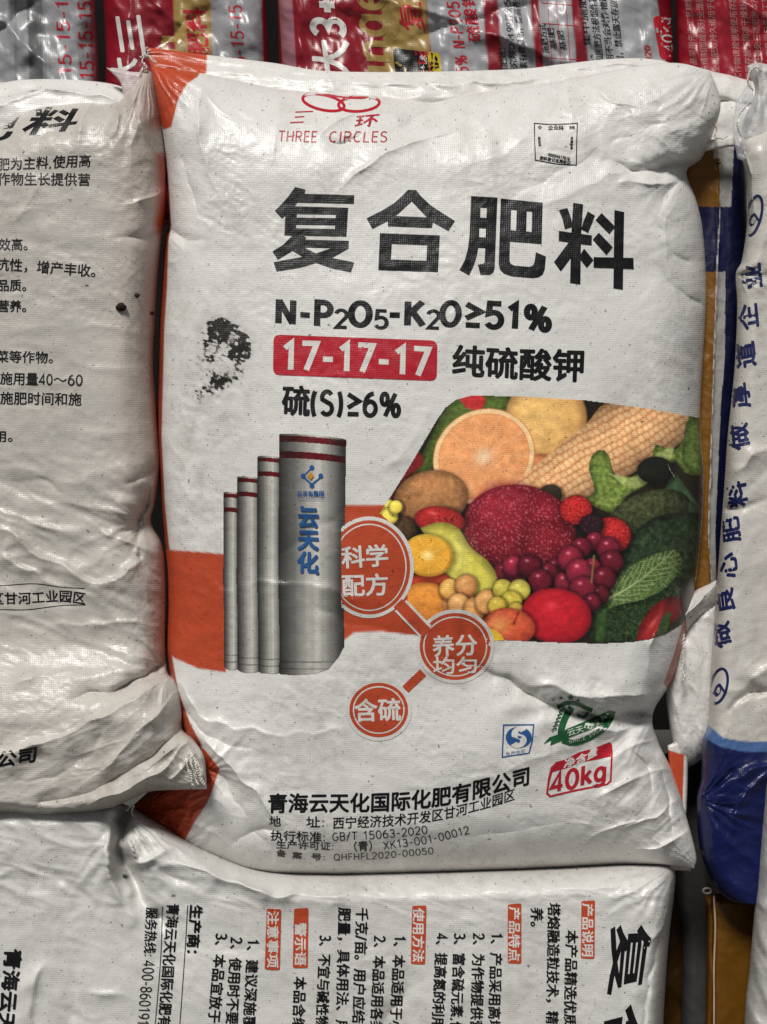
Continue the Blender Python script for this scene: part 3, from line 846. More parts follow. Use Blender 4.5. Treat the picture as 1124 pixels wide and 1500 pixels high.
# hem of the mouth lying back behind the top ridge
def hem_w(X, Y):
    return 5 * (crumple(X, Y, 22, 8, 3.5, 51) - .3) + 1.5 * fbm(X / 50, Y / 20, 52, 3) + crease(X, Y, [(230, 92), (400, 112), (600, 124), (800, 116), (960, 104)], [2, 3, 4, 4, 2], 5, 8) \
        + crease(X, Y, [(475, 104), (488, 128), (484, 140)], [3, 4, 0], 4, 5) + crease(X, Y, [(690, 104), (700, 120), (760, 122)], [3, 3, 0], 4, 6) + crease(X, Y, [(800, 110), (880, 96), (960, 96)], [0, 4, 2], 6, 6)
Sheet('top_hem', MAIN, [(213, 69), (245, 73), (300, 80), (400, 92), (480, 104), (620, 105), (760, 101), (830, 93), (900, 86), (960, 87), (1002, 99)],
      [(226, 112), (300, 126), (400, 146), (560, 160), (700, 158), (860, 140), (1000, 125)], [(213, 69), (219, 92), (226, 112)], [(1002, 99), (1002, 112), (1000, 125)],
      hem_w, T=7, radii=(8, 8, 9, 9), n=(300, 40), base=lambda X, Y: -112 - 40 * sst(150, 70, Y), back=5,
      colour=lambda X, Y: ink_of(X, Y, [([(200, 60), (304, 60), (302, 130), (200, 130)], ORANGE)], dirt=lambda X, Y: 0.25 * np.clip(fbm(X / 14, Y / 9, 5), 0, 1)))
# lower right corner tab of the gusset
Sheet('gusset_tab', MAIN, [(978, 1092), (1000, 1082), (1007, 1078)], [(990, 1200), (1001, 1196), (1006, 1192)], [(978, 1092), (982, 1140), (990, 1200)], [(1007, 1078), (1008, 1130), (1006, 1192)],
      None, T=8, radii=(6, 6, 6, 6), n=(24, 50), base=-66, back=4, colour=lambda X, Y: ink_of(X, Y, [([(978, 1098), (996, 1104), (1003, 1096), (1000, 1180), (980, 1190)], ORANGE)]))
Sheet('gusset_tab', MAIN, [(930, 1262), (980, 1258), (1020, 1250)], [(925, 1272), (970, 1274), (1012, 1276)], [(930, 1262), (925, 1272)], [(1020, 1250), (1012, 1276)],
      None, T=7, radii=(6, 6, 5, 5), n=(40, 16), base=-46, back=4, colour=(*(WHITE * np.array((1, .88, .86))), 0))

# printing on the main bag
t = Art(sack, 'title_lettering', 'big black four-character title')
for sc, ox, oy, G in ((8.029, 390, 265, FU), (7.493, 525, 265, HE), (8.029, 665, 275, FEI), (8.029, 800, 275, LIAO)):
    for loops in G: t.area(tr(sc, ox, oy, loops), BLACK, 5)
t.build()
t = Art(sack, 'composition_lettering')
t.text('N-P', [(402, 455), (489, 461)], 47, BLACK, 0.4, lat=0.155, up=(0.03, -1)); t.text('2', [(488, 466), (512, 467)], 34, BLACK, 0.2, lat=0.13, up=(0.03, -1))
t.text('O', [(508, 459), (548, 460)], 47, BLACK, 0.4, lat=0.15, up=(0.03, -1)); t.text('5', [(547, 467), (571, 468)], 34, BLACK, 0.2, lat=0.13, up=(0.03, -1))
t.text('-K', [(566, 458), (624, 459)], 47, BLACK, 0.4, lat=0.155, up=(0.03, -1)); t.text('2', [(623, 467), (647, 468)], 34, BLACK, 0.2, lat=0.13, up=(0.03, -1))
t.text('O≥51%', [(642, 459), (700, 460), (810, 467)], 47, BLACK, 0.4, lat=0.15, up=(0.05, -1))
t.text('纯硫酸钾', [(662, 527), (760, 533), (858, 536)], (47, 50), BLACK, 1.45, up=(0.04, -1))
t.text('硫', [(413, 586), (455, 588)], 46, BLACK, 1.4, up=(0.03, -1)); t.text('(S)≥6%', [(452, 589), (589, 593)], 45, BLACK, 0.2, lat=0.14, up=(0.03, -1))
t.build()
def rrect(tl, trr, br, bl, r, n=5):
    P = [np.array(q, float) for q in (tl, trr, br, bl)]; out = []
    for k in range(4):
        a, b, c = P[k - 1], P[k], P[(k + 1) % 4]
        u = b + (a - b) / np.hypot(*(a - b)) * r; v = b + (c - b) / np.hypot(*(c - b)) * r
        for q in np.linspace(0, 1, n): out.append(tuple((1 - q) ** 2 * u + 2 * q * (1 - q) * b + q * q * v))
    return out
t = Art(sack, 'grade_badge', 'red rounded badge reading 17-17-17', gap=.00013)
t.area([rrect((401, 490), (641, 499), (640, 558), (400, 549), 10)], RED, 6)
t.text('17-17-17', [(411, 521), (520, 524), (632, 531)], 53, PALE, 0.3, lat=0.135, up=(0.03, -1)); t.build()

t = Art(sack, 'brand_emblem', 'red emblem of interlinked rings with small red lettering')
for cx, cy, rx, ry, an in ((474, 150, 31, 11, 12), (526, 152, 30, 11, -4)):
    t.line(ell(cx, cy, rx, ry, an, 40), 4.2, RED, True)
t.line([(475, 137), (500, 142), (530, 144), (540, 141)], 2.6, RED, curve=12)
for y, x0, x1 in ((163.5, 433, 459), (171, 432, 446), (179, 425, 445)): t.line([(x0, y + .6), (x1, y - .4)], 1.8, RED)
t.text('环', [(520, 178), (556, 175)], 20, RED, 0.5, up=(0.25, -1))
t.text('THREE', [(407, 199), (466, 200)], 20, RED, 0.0, lat=0.085, up=(0.1, -1)); t.text('CIRCLES', [(481, 200), (569, 200)], 20, RED, 0.0, lat=0.085, up=(0.12, -1)); t.build()

t = Art(sack, 'code_frame', 'thin black square frame of a small printed label')
t.line([(783, 180.5), (800, 182), (820, 182), (846, 180.5), (845, 210), (844.5, 242), (815, 240), (784.5, 234.5), (783.5, 208)], 1.5, BLACK, True)
t.text('企业码', [(803, 187), (826, 187)], 7, BLACK, 0.3); t.area([[(791, 183.5), (794, 186.5), (791, 189.5), (788, 186.5)], [(791, 185.4), (792.2, 186.5), (791, 187.6), (789.8, 186.5)]], BLACK, 3); t.text('查询', [(834, 186.5), (842, 186.5)], 5, BLACK, .3); t.text('通过查询', [(790, 200), (791, 214)], 4, BLACK, 0.2, up=(1, 0)); t.text('追溯系统', [(838, 200), (837.5, 219)], 4, BLACK, 0.2, up=(1, 0))
t.text('00004617618', [(803, 226), (835, 233)], 5, BLACK, 0.1, lat=.14); t.text('肥料登记追溯标识', [(791, 231), (836, 238.5)], 6, BLACK, 0.2); t.build()

def wd(loops): return [[(x, y) for x, y in lp] for lp in loops]
# towers
def towers(X, Y):
    C = np.zeros(X.shape + (3,)); mk = np.zeros(X.shape, bool)
    for (x0, x1, top, bot) in ((327, 352, 722, 980), (347, 384, 699, 984), (377, 415, 669, 986), (408, 505, 636, 990)):
        wob = 2.0 * np.sin((Y - 850) / 60.0) * sst(830, 870, Y)
        sh = np.interp(Y, [630, 800, 900, 1000], [3 if x0 > 400 else 0, 0, -1.5, -1.5])
        a0 = x0 + sh * .4 + wob; a1 = x1 + sh * (1 if x0 > 400 else .5) + wob * .5
        q = (X - a0) / (a1 - a0)
        yt = top - 3.0 * np.sqrt(np.clip(1 - (2 * q - 1) ** 2, 0, 1)) + 8 * q * (x1 - x0) / 97
        m = (q >= 0) & (q <= 1) & (Y >= yt) & (Y <= bot - 4 + 6 * np.sqrt(np.clip(1 - (2 * q - 1) ** 2, 0, 1)))
        g = np.interp(q, [0, .06, .22, .42, .60, .80, .93, 1], [36, 62, 104, 166, 196, 128, 70, 46])
        g = g * (0.96 + 0.02 * np.sin(q * 46 + 2 * perlin(X / 9, Y / 300, 5))) + 10 * fbm(X / 60, Y / 140, 7, 3)
        c = np.stack([g, g * .985, g * .95], -1)
        for d0, d1 in ((3, 12 if x0 > 400 else 9), (26 if x0 > 400 else 23, 36 if x0 > 400 else 30)):
            b = (Y - yt > d0) & (Y - yt < d1)
            k = (g / 150)[..., None]
            c = np.where(b[..., None], np.array((84, 14, 18)) * np.clip(k, .6, 1.1), c)
        for yy in (bot - 22, bot - 12):
            b = np.abs(Y - yy - 2 * np.sqrt(np.clip(1 - (2 * q - 1) ** 2, 0, 1))) < .9
            c = np.where(b[..., None], c * .72, c)
        C[m] = np.clip(c, 0, 255)[m]; mk |= m
    cut = inside(X, Y, [(512, 600), (512, 933), (497, 962), (482, 980), (462, 987), (430, 989), (400, 987), (360, 986), (320, 985), (320, 600)])
    return lin(C) * 1.2, mk & cut
t = Art(sack, 'tower_picture', 'printed picture of four grey granulation towers', gap=.00013)
t.raster(322, 626, 514, 994, 0.8, towers)
for a, b in (((444, 698), (457, 686)), ((457, 686), (457, 684)), ((444, 698), (457, 710)), ((457, 710), (470, 699))): t.line([a, b], 2.6, BLUE)
for p in ((457, 685), (444, 697), (457, 711), (470, 697)): t.disc(*p, 3.6, 3.6, BLUE, n=14)
t.area([[(455, 691), (460, 697), (455, 703), (450, 697)]], np.array((.55, .26, .02)))
t.text('云天化集团', [(435, 723), (475, 723)], 9, BLUE, 0.3)
for ch, y, x in (('云', 757, 452), ('天', 790, 452), ('化', 823, 451)): t.text(ch, [(x - 16, y), (x + 16, y + 1)], 32, BLUE, 1.3)
t.disc(443, 744, 3, 3, BLUE, n=12); t.disc(465, 839, 3, 3, BLUE, n=12)
t.line([(436, 731), (474, 731)], 0.8, BLUE)
t.build()

# fruit picture, painted as flat print
def fruit_paint(X, Y):
    C = np.zeros(X.shape + (3,)); C[:] = (34, 28, 20)
    zx = lambda v: 560 + v / 2.248
    zy = lambda v: 560 + v / 2.248
    n_f = fbm(X / 7, Y / 7, 41, 3); n_m = fbm(X / 26, Y / 26, 42, 3)
    def put(m, c, a=1.0):
        m = np.clip(m, 0, 1)[..., None] * a
        C[:] = C * (1 - m) + np.asarray(c, float) * m
    def ball(cx, cy, rx, ry, ang, c, dark, lx=-.35, ly=-.5, tex=0, spec=0, soft=.04, rim=None):
        # print shadow of the fruit on what lies behind it
        sx_, sy_ = zx(cx) + 1.5, zy(cy) + 2.5; rr_ = np.sqrt(((X - sx_) / (rx / 2.248 + 4)) ** 2 + ((Y - sy_) / (ry / 2.248 + 4)) ** 2)
        if ang < 15 and ang > -15: C[:] = C * (1 - .36 * sst(1.12, .86, rr_))[..., None]
        cx, cy, rx, ry = zx(cx), zy(cy), rx / 2.248, ry / 2.248
        k, s = math.cos(R(ang)), math.sin(R(ang))
        a = ((X - cx) * k + (Y - cy) * s) / rx; b = (-(X - cx) * s + (Y - cy) * k) / ry
        r = np.sqrt(a * a + b * b)
        z = np.sqrt(np.clip(1 - r * r, 0, 1))
        sh = np.clip(0.55 * z + .45 + .5 * (a * lx + b * ly), 0, 1.25)[..., None]
        cc = np.array(dark, float) + (np.array(c, float) - np.array(dark, float)) * sh
        cc = cc * (1 + tex * n_f + .09 * n_m)[..., None] * (1 - .16 * sst(.72, 1.0, r))[..., None]
        if spec: cc = cc + spec * np.exp(-(((a - lx * .9) / .16) ** 2 + ((b - ly * .9) / .12) ** 2))[..., None]
        m = sst(1 + soft, 1 - soft, r)
        C[:] = C * (1 - m[..., None]) + np.clip(cc, 0, 255) * m[..., None]
        return a, b, r
    def poly(pts, c, soft=1.2, tex=0.0, shade=None):
        P = [(zx(a), zy(b)) for a, b in pts]
        P = smooth(P + [P[0]], 60)
        d = pdist(X, Y, P)
        m = sst(-soft, soft, d)
        cc = np.broadcast_to(np.array(c, float), C.shape) * (1 + tex * n_f[..., None])
        if shade is not None: cc = cc * shade(d)[..., None]
        C[:] = C * (1 - m[..., None]) + np.clip(cc, 0, 255) * m[..., None]
        return d
    edge = lambda k: (lambda d: .62 + .38 * np.clip(d / k, 0, 1))
    # back row
    poly([(90, 330), (150, 200), (230, 60), (330, 40), (420, 40), (430, 110), (300, 120), (200, 200), (160, 300)], (78, 98, 38), tex=.3, shade=edge(12))
    poly([(255, 55), (300, 35), (340, 55), (325, 90), (280, 85)], (178, 42, 40), tex=.2)
    poly([(0, 380), (40, 290), (110, 230), (135, 270), (60, 330), (20, 400)], (120, 30, 28), tex=.2)
    ball(540, 120, 135, 140, 0, (226, 178, 104), (150, 96, 50), -.3, -.2, .03)
    ball(470, 320, 120, 70, -30, (222, 140, 88), (150, 80, 45), tex=.05)
    # orange half
    a, b, r = ball(335, 245, 172, 155, -30, (226, 160, 98), (196, 112, 54), -.2, -.2, .05, soft=.02)
    th = np.arctan2(b, a); seg = np.abs(np.sin(th * 5 + .4 + .3 * n_m))
    put(sst(1.0, .97, r) * sst(.88, .91, r), (232, 192, 140))
    put(sst(.90, .87, r), (224, 140, 80)); put(sst(.90, .85, r) * (.55 + .45 * fbm(th * 9, r * 5, 5, 2)), (236, 172, 118), .85)
    put(sst(.90, .85, r) * np.exp(-(seg / .10) ** 2) * sst(.05, .4, r), (238, 186, 134), .55)
    put(np.exp(-(r / .17) ** 2), (244, 214, 178), .85)
    # corn
    d = poly([(430, 335), (540, 245), (670, 140), (735, 72), (860, 70), (1010, 108), (990, 190), (880, 265), (700, 365), (600, 400), (520, 345)], (226, 158, 100), tex=.06)
    ax, ay = zx(520), zy(340); c_, s_ = math.cos(R(-31)), math.sin(R(-31))
    uu = ((X - ax) * c_ + (Y - ay) * s_); vv = (-(X - ax) * s_ + (Y - ay) * c_)
    row = vv / 10.5 + .22 * np.sin(uu / 34) + .35 * n_m; kk = uu / 8.6 + .3 * n_m + .5 * (np.floor(row) % 2) + .25 * hsh(np.floor(row), np.floor(uu * 0), 7)
    fr = np.abs(row - np.floor(row) - .5) * 2; fk = np.abs(kk - np.floor(kk) - .5) * 2
    ker = np.clip(1 - .75 * fr ** 3 - .55 * fk ** 4, 0, 1) * (.85 + .25 * hsh(np.floor(row), np.floor(kk), 3))
    cm = sst(-1, 1, d); shv = np.clip(1 - ((vv + 2) / 48.0) ** 2 * .35, .55, 1)
    put(cm, (0, 0, 0), 0.0)
    C[:] = C * (1 - cm[..., None]) + cm[..., None] * (np.array((190, 116, 72)) + (np.array((244, 196, 138)) - np.array((190, 116, 72))) * np.clip(ker, 0, 1.1)[..., None]) * shv[..., None]
    # kiwi, plum shadows
    ball(160, 385, 125, 95, -12, (170, 116, 70), (60, 36, 22), .2, -.6, .16)
    ball(60, 480, 60, 40, 0, (80, 58, 38), (22, 16, 12), tex=.3)
    ball(555, 370, 38, 34, 0, (64, 52, 40), (24, 18, 14))
    # greens on the right
    poly([(660, 385), (700, 360), (680, 280), (700, 230), (740, 228), (765, 300), (800, 320), (880, 270), (900, 205), (960, 225), (1000, 170), (1010, 110), (1055, 120), (1055, 290), (1000, 300), (960, 260), (880, 330), (800, 380), (780, 430), (720, 420)], (112, 132, 58), tex=.42, shade=edge(9))
    poly([(745, 300), (830, 350), (930, 280), (960, 215), (900, 240), (840, 310)], (150, 162, 92), tex=.2, soft=2)
    poly([(1000, 130), (1050, 130), (1050, 300), (990, 260)], (104, 128, 60), tex=.35, shade=edge(10))
    poly([(930, 350), (960, 300), (990, 330), (1040, 400), (1045, 430), (1000, 420)], (74, 104, 68), tex=.1, shade=edge(12))
    ball(900, 290, 60, 45, 0, (30, 30, 24), (12, 12, 10))
    a, b, r = ball(880, 425, 135, 66, -16, (64, 70, 42), (22, 26, 16), -.2, -.6, .5)
    put(sst(1, .9, r) * sst(.25, .7, fbm(X / 3.2, Y / 3.2, 90, 2)), (120, 124, 88), .55)
    poly([(780, 640), (800, 540), (870, 460), (960, 430), (1050, 450), (1050, 620), (960, 700), (960, 850), (700, 858), (690, 760), (740, 700)], (40, 54, 34), tex=.6, shade=edge(16))
    put(sst(.1, .5, fbm(X / 9, Y / 14, 93, 3)) * (pdist(X, Y, [(zx(790), zy(640)), (zx(880), zy(470)), (zx(1040), zy(460)), (zx(1020), zy(620))]) > 0), (78, 98, 64), .45)
    # savoy leaf with pale veins
    d = poly([(700, 745), (745, 690), (790, 620), (870, 575), (965, 548), (990, 600), (960, 670), (900, 735), (810, 775), (720, 800)], (74, 98, 50), tex=.4, shade=edge(12))
    lm = sst(0, 3, d)
    ux = (X - zx(735)) * math.cos(R(-34)) + (Y - zy(720)) * math.sin(R(-34)); vx = -(X - zx(735)) * math.sin(R(-34)) + (Y - zy(720)) * math.cos(R(-34))
    vx = vx + .0016 * (ux - 50) ** 2 - 3
    put(lm * np.exp(-(vx / (1.6 - .010 * ux)) ** 2), (176, 186, 128), .95)
    for q in range(9):
        for sg in (-1, 1):
            o = q * 13 + (5 if sg > 0 else 0); tq = ux - o
            put(lm * np.exp(-((vx - sg * (tq * .7 - .004 * tq * tq) + 1.6 * n_m) / .85) ** 2) * sst(-1, 2, tq) * sst(46, 20, tq), (150, 164, 104), .85)
    put(lm * np.exp(-(np.abs(perlin(X / 6.5, Y / 6.5, 66) + .3 * perlin(X / 3, Y / 3, 67)) / .085) ** 2), (146, 162, 104), .7)
    d = poly([(700, 858), (690, 790), (760, 740), (860, 715), (930, 680), (975, 640), (990, 720), (960, 830), (900, 856)], (34, 50, 28), tex=.5, shade=edge(12))
    put(sst(0, 3, d) * np.exp(-(np.abs(perlin(X / 9, Y / 7, 61) + .35 * perlin(X / 4, Y / 4, 62)) / .06) ** 2), (86, 104, 62), .6)
    poly([(700, 750), (735, 715), (745, 760), (735, 850), (700, 850)], (52, 78, 38), tex=.35, shade=edge(6))
    d = poly([(835, 855), (850, 800), (890, 740), (950, 705), (985, 712), (990, 760), (950, 800), (905, 835), (880, 858)], (152, 34, 36), tex=.08, shade=edge(12))
    put(np.exp(-(((X - zx(895)) * .8 + (Y - zy(790)) * .6) / 3) ** 2 - (((X - zx(895)) * -.6 + (Y - zy(790)) * .8) / 12) ** 2), (220, 120, 112), .6)
    poly([(905, 830), (920, 780), (950, 755), (945, 800), (925, 835)], (62, 92, 42), tex=.2)
    # big dark apple with drops
    a, b, r = ball(452, 480, 186, 142, 8, (138, 26, 40), (54, 8, 18), -.3, -.5, .08, soft=.02)
    ball(400, 420, 96, 80, -20, (146, 32, 46), (110, 18, 32), soft=.5)
    ball(545, 540, 92, 84, 16, (120, 22, 34), (50, 8, 16), soft=.25)
    hx, hy = np.floor(X / 5.2), np.floor(Y / 5.2)
    for sd in (1, 2, 3):
        ox, oy = hsh(hx, hy, sd) * 5.2, hsh(hx, hy, sd + 9) * 5.2; rr = .5 + 1.3 * hsh(hx, hy, sd + 20) ** 3
        dd = np.hypot(X - hx * 5.2 - ox, Y - hy * 5.2 - oy)
        put((r < .97) * sst(rr + .5, rr - .3, dd) * (hsh(hx, hy, sd + 33) > .45), (196, 104, 112), .6)
    ball(190, 455, 84, 46, 8, (176, 42, 40), (82, 14, 16), tex=.12, spec=50)
    put(sst(.1, .4, fbm(X / 5, Y / 5, 71, 3)) * np.exp(-(((X - zx(215)) / 18) ** 2 + ((Y - zy(440)) / 10) ** 2)), (40, 26, 18), .95)
    for cx, cy, rr in ((638, 420, 54), (752, 505, 68), (690, 470, 40)):
        c1 = (188, 36, 36) if rr > 45 else (40, 24, 30)
        a, b, r = ball(cx, cy, rr, rr * .9, 0, c1, (86, 10, 14) if rr > 45 else (12, 8, 10), -.2, -.5, .1)
        bl = perlin(X / 3.0, Y / 3.0, int(rr))
        put(sst(1, .92, r) * sst(.1, .5, bl), (224, 110, 96) if rr > 45 else (90, 70, 80), .5); put(sst(1, .92, r) * sst(-.15, -.5, bl), (90, 10, 14), .6)
    # dark grapes
    for cx, cy, rr in ((400, 625, 34), (440, 648, 36), (430, 605, 34), (570, 610, 34), (545, 628, 34), (485, 605, 40), (600, 660, 36), (520, 655, 40), (700, 525, 32), (655, 545, 34), (745, 548, 40), (620, 582, 42), (755, 592, 40), (690, 610, 30), (648, 625, 44), (730, 648, 42), (715, 700, 34), (660, 682, 44), (690, 725, 30)):
        jt = .75 + .5 * ((cx * 13 + cy * 7) % 17) / 17; ball(cx, cy, rr, rr * (.92 + .1 * jt), 0, (112 * jt + 14, 30 * jt, 48 * jt), (26, 8, 16), -.3 + .1 * jt, -.5, .14, spec=95)
    C_stem = np.exp(-((((X - zx(695)) + .1 * (Y - zy(600))) / 1.6) ** 2)) * (Y > zy(570)) * (Y < zy(660))
    put(C_stem, (150, 120, 70), .8)
    # pear and lemon slice
    poly([(125, 480), (190, 460), (250, 480), (290, 540), (350, 590), (378, 640), (372, 690), (300, 720), (220, 690), (180, 600), (150, 520)], (206, 194, 78), tex=.05, shade=edge(14))
    put(np.exp(-(((X - zx(250)) / 16) ** 2 + ((Y - zy(560)) / 26) ** 2)), (226, 216, 120), .5)
    ball(160, 655, 70, 34, 0, (190, 62, 34), (120, 30, 20))
    a, b, r = ball(150, 570, 84, 70, 8, (228, 182, 60), (200, 130, 30), soft=.02)
    put(sst(.88, .84, r), (224, 160, 48)); put(sst(.88, .84, r) * np.exp(-(np.sin(np.arctan2(b, a) * 4.5) / .12) ** 2), (240, 206, 110), .6); put(np.exp(-(r / .22) ** 2), (246, 226, 160), .8)
    ball(150, 725, 90, 66, 10, (222, 140, 54), (160, 74, 24), -.2, -.4, .05)
    ball(270, 740, 78, 52, 20, (226, 156, 84), (180, 92, 50), soft=.1)
    for cx, cy, rr, c1, c2 in ((222, 680, 34, (228, 176, 90), (180, 100, 40)), (276, 668, 36, (222, 158, 92), (176, 90, 44)), (252, 730, 36, (226, 168, 100), (180, 104, 52)), (306, 745, 38, (222, 160, 92), (170, 90, 44)), (345, 722, 40, (226, 166, 96), (176, 98, 50)),
                               (398, 682, 34, (206, 190, 76), (140, 120, 34)), (452, 684, 36, (200, 186, 80), (120, 112, 34)), (425, 722, 36, (210, 190, 70), (150, 120, 30)), (378, 735, 30, (216, 184, 70), (150, 110, 30)), (440, 750, 26, (210, 180, 70), (140, 100, 30))):
        ball(cx, cy, rr, rr, 0, c1, c2, -.2, -.45, .03, spec=35)
    a, b, r = ball(574, 770, 117, 92, 10, (196, 30, 42), (104, 8, 20), -.2, -.4, .06, spec=30)
    a, b, r = ball(418, 805, 86, 62, 8, (206, 84, 52), (140, 36, 30), -.1, -.5, .12)
    put(sst(1, .8, r) * np.exp(-(((X - zx(385)) / 16) ** 2 + ((Y - zy(800)) / 14) ** 2)), (232, 170, 90), .7); put(sst(1, .9, r) * np.exp(-(((X - zx(440)) + .4 * (Y - zy(780))) / 2) ** 2) * (Y < zy(800)), (120, 30, 26), .7)
    poly([(330, 800), (380, 822), (400, 850), (350, 850)], (220, 180, 50))
    for cx, cy, rr in ((18, 415, 30), (-10, 440, 30), (25, 440, 28), (45, 410, 22)): ball(cx, cy, rr, rr, 0, (224, 206, 84), (170, 140, 40), spec=20)
    C *= (1 + .09 * fbm(X / 2.4, Y / 2.4, 12, 2) + .10 * fbm(X / 18, Y / 14, 13, 3))[..., None]
    g = C.mean(-1, keepdims=True); C[:] = g + (C - g) * .95
    return np.clip(C, 0, 255)

FRUIT_OUT = [(556, 752), (600, 682), (640, 614), (652, 597), (668, 585), (690, 579), (760, 580), (860, 586), (950, 598), (1022, 611), (1050, 615), (1050, 860), (1000, 915), (975, 930), (952, 937), (925, 941), (880, 943), (800, 941), (740, 938), (720, 940), (690, 930), (640, 920), (600, 900), (590, 830), (575, 770)]
def fruit(X, Y):
    P = np.array(FRUIT_OUT, float)
    m = inside(X, Y, P) & (X < 1046)
    return lin(fruit_paint(X, Y)) * 1.42, m
t = Art(sack, 'fruit_picture', 'printed picture of mixed fruit, corn and cabbage')
t.raster(550, 574, 1046, 946, 1.1, fruit)
t.build()

t = Art(sack, 'slogan_badge', 'large round orange badge with four white characters', gap=.00013)
def badge(t, cx, cy, rx, ry, cut=None):
    for k, (d, c) in enumerate(((5.5, PALE), (0, ORANGE), (-5, PALE), (-7, ORANGE * .95))):
        lp = ell(cx, cy, rx + d, ry + d, 0, 56)
        if cut is not None: lp = [(max(x, cut), y) for x, y in lp]
        t.area([lp], c, 4)
badge(t, 541, 831, 60, 69, 500)
t.line([(587, 887), (624, 925)], 24, PALE); t.line([(583, 883), (626, 928)], 17, ORANGE)
t.text('科学', [(500, 817), (570, 813)], 34, PALE, .85); t.text('配方', [(500, 858), (570, 856)], 34, PALE, .85); t.build()
t = Art(sack, 'slogan_badge', 'round orange badge at the lower edge of the fruit picture', gap=.00013)
badge(t, 667, 947, 52, 49); t.text('养分', [(633, 947), (700, 944)], 33, PALE, .75); t.text('均匀', [(634, 975), (702, 974)], (28, 25), PALE, .6); t.build()
t = Art(sack, 'slogan_badge', 'small round orange badge with two white characters', gap=.00013)
t.line([(594, 1010), (620, 985)], 13, ORANGE); badge(t, 555, 1040, 43, 40)
t.text('含硫', [(519, 1041), (588, 1039)], 35, PALE, .85); t.build()

t = Art(sack, 'quality_mark', 'blue square mark with a white letter S in a disc', gap=.00013)
t.area([[(737, 1061), (783, 1060.5), (781, 1085), (776, 1104), (735, 1110)], [(739, 1063), (781, 1062.5), (779, 1084), (774.5, 1102.5), (737, 1108)]], BLUE, 6)
t.disc(760, 1080, 19, 15.5, BLUE); 
t.text('S', [(749, 1080), (771.5, 1079)], 33, PALE, 0, lat=.22, up=(0.12, -1)); t.text('生产许可', [(741, 1105), (770, 1100)], 6.5, BLUE, 0); t.build()

t = Art(sack, 'green_emblem', 'dark green wreath emblem with a ribbon and stars', gap=.00013)
t.line([(838, 1036), (829, 1050), (823, 1066), (822, 1078)], 10, GREEN, curve=12)
t.line([(817, 1036), (830, 1030), (845, 1031), (858, 1037), (868, 1041)], 6, GREEN, curve=12)
t.line([(824, 1084), (840, 1088), (862, 1081), (884, 1067), (894, 1053), (897, 1045)], 9, GREEN, curve=16)
t.area([[(796, 1090), (805, 1080), (823, 1074), (830, 1068), (893, 1041), (903, 1043), (895, 1057), (832, 1081), (818, 1087), (806, 1092), (808, 1084)]], GREEN, 5)
t.text('云天化绿肥', [(831, 1074), (862, 1064), (890, 1051)], 11, PALE, 0)
t.text('SINCE 1954', [(833, 1087), (860, 1080), (882, 1068)], 5.5, PALE, 0, lat=.07)
for x, y, r_ in ((822, 1022.5, 3.4), (836, 1022, 6), (847, 1026, 3.6), (811, 1026, 2.4)):
    t.area([[(x + (r_ if k % 2 == 0 else r_ * .42) * math.sin(math.pi * k / 5), y - (r_ if k % 2 == 0 else r_ * .42) * .85 * math.cos(math.pi * k / 5)) for k in range(10)]], GREEN, 4)
for k in range(6): t.line([(809 + k * 2.2 - 1, 1070 - k * 5.4), (812 + k * 2.2, 1067.5 - k * 5.4), (816 + k * 2, 1066.5 - k * 5.4)], 2, GREEN)
t.line([(846, 1047), (856, 1050), (862, 1043)], 3.4, GREEN, curve=8); t.build()

t = Art(sack, 'weight_mark', 'red outlined label reading 40kg', gap=.00013)
out = [(807, 1124), (815, 1116), (830, 1112), (848, 1102), (870, 1096), (893, 1087), (897, 1091), (898, 1105), (896, 1145), (890, 1150), (840, 1160), (806, 1168), (800, 1163), (803, 1140)]
inn = [(809.5, 1131), (830, 1125), (850, 1117), (872, 1113), (895, 1108), (893.5, 1143), (889, 1147.5), (840, 1157), (807, 1165), (803, 1161), (805.5, 1145)]
t.area([out, inn], RED, 5)
t.text('净含量', [(826, 1119), (850, 1112), (876, 1099)], 15, PALE, .5, up=(0.1, -1)); t.text('40kg', [(804, 1148), (840, 1140), (890, 1127)], (37, 35), RED, 0, lat=.14, up=(0.05, -1)); t.build()

t = Art(sack, 'maker_lettering', 'lines of small black print under a bold company line')
t.text('青海云天化国际化肥有限公司', [(392, 1177), (470, 1176), (560, 1175), (640, 1168), (700, 1156), (778, 1135)], 30, BLACK, .9, up=(0.03, -1))
t.text('地', [(394, 1203), (412, 1203)], 17, BLACK, .3); t.text('址:', [(448, 1204), (477, 1204)], 18, BLACK, .3)
t.text('西宁经济技术开发区甘河工业园区', [(487, 1206), (570, 1202), (640, 1194), (700, 1180), (755, 1163)], 19, BLACK, .3, up=(0.03, -1))
t.text('执行标准:', [(396, 1224), (478, 1226)], 16, BLACK, .3); t.text('GB/T 15063-2020', [(486, 1226), (560, 1222), (627, 1215)], 15.5, BLACK, 0, lat=.085)
t.text('生产许可证:', [(404, 1237), (490, 1240)], 13, BLACK, .3); t.text('（青）', [(508, 1241), (556, 1238)], 16, BLACK, .3); t.text('XK13-001-00012', [(561, 1239), (630, 1229), (688, 1215)], 15, BLACK, 0, lat=.085)
t.text('备', [(405, 1249), (420, 1251)], 11, BLACK, .3); t.text('案', [(428, 1253), (443, 1254)], 11, BLACK, .3); t.text('号:', [(455, 1255), (478, 1256)], 11, BLACK, .3); t.text('QHFHFL2020-00050', [(488, 1256), (560, 1253), (636, 1246)], 12.5, BLACK, 0, lat=.09)
t.build()

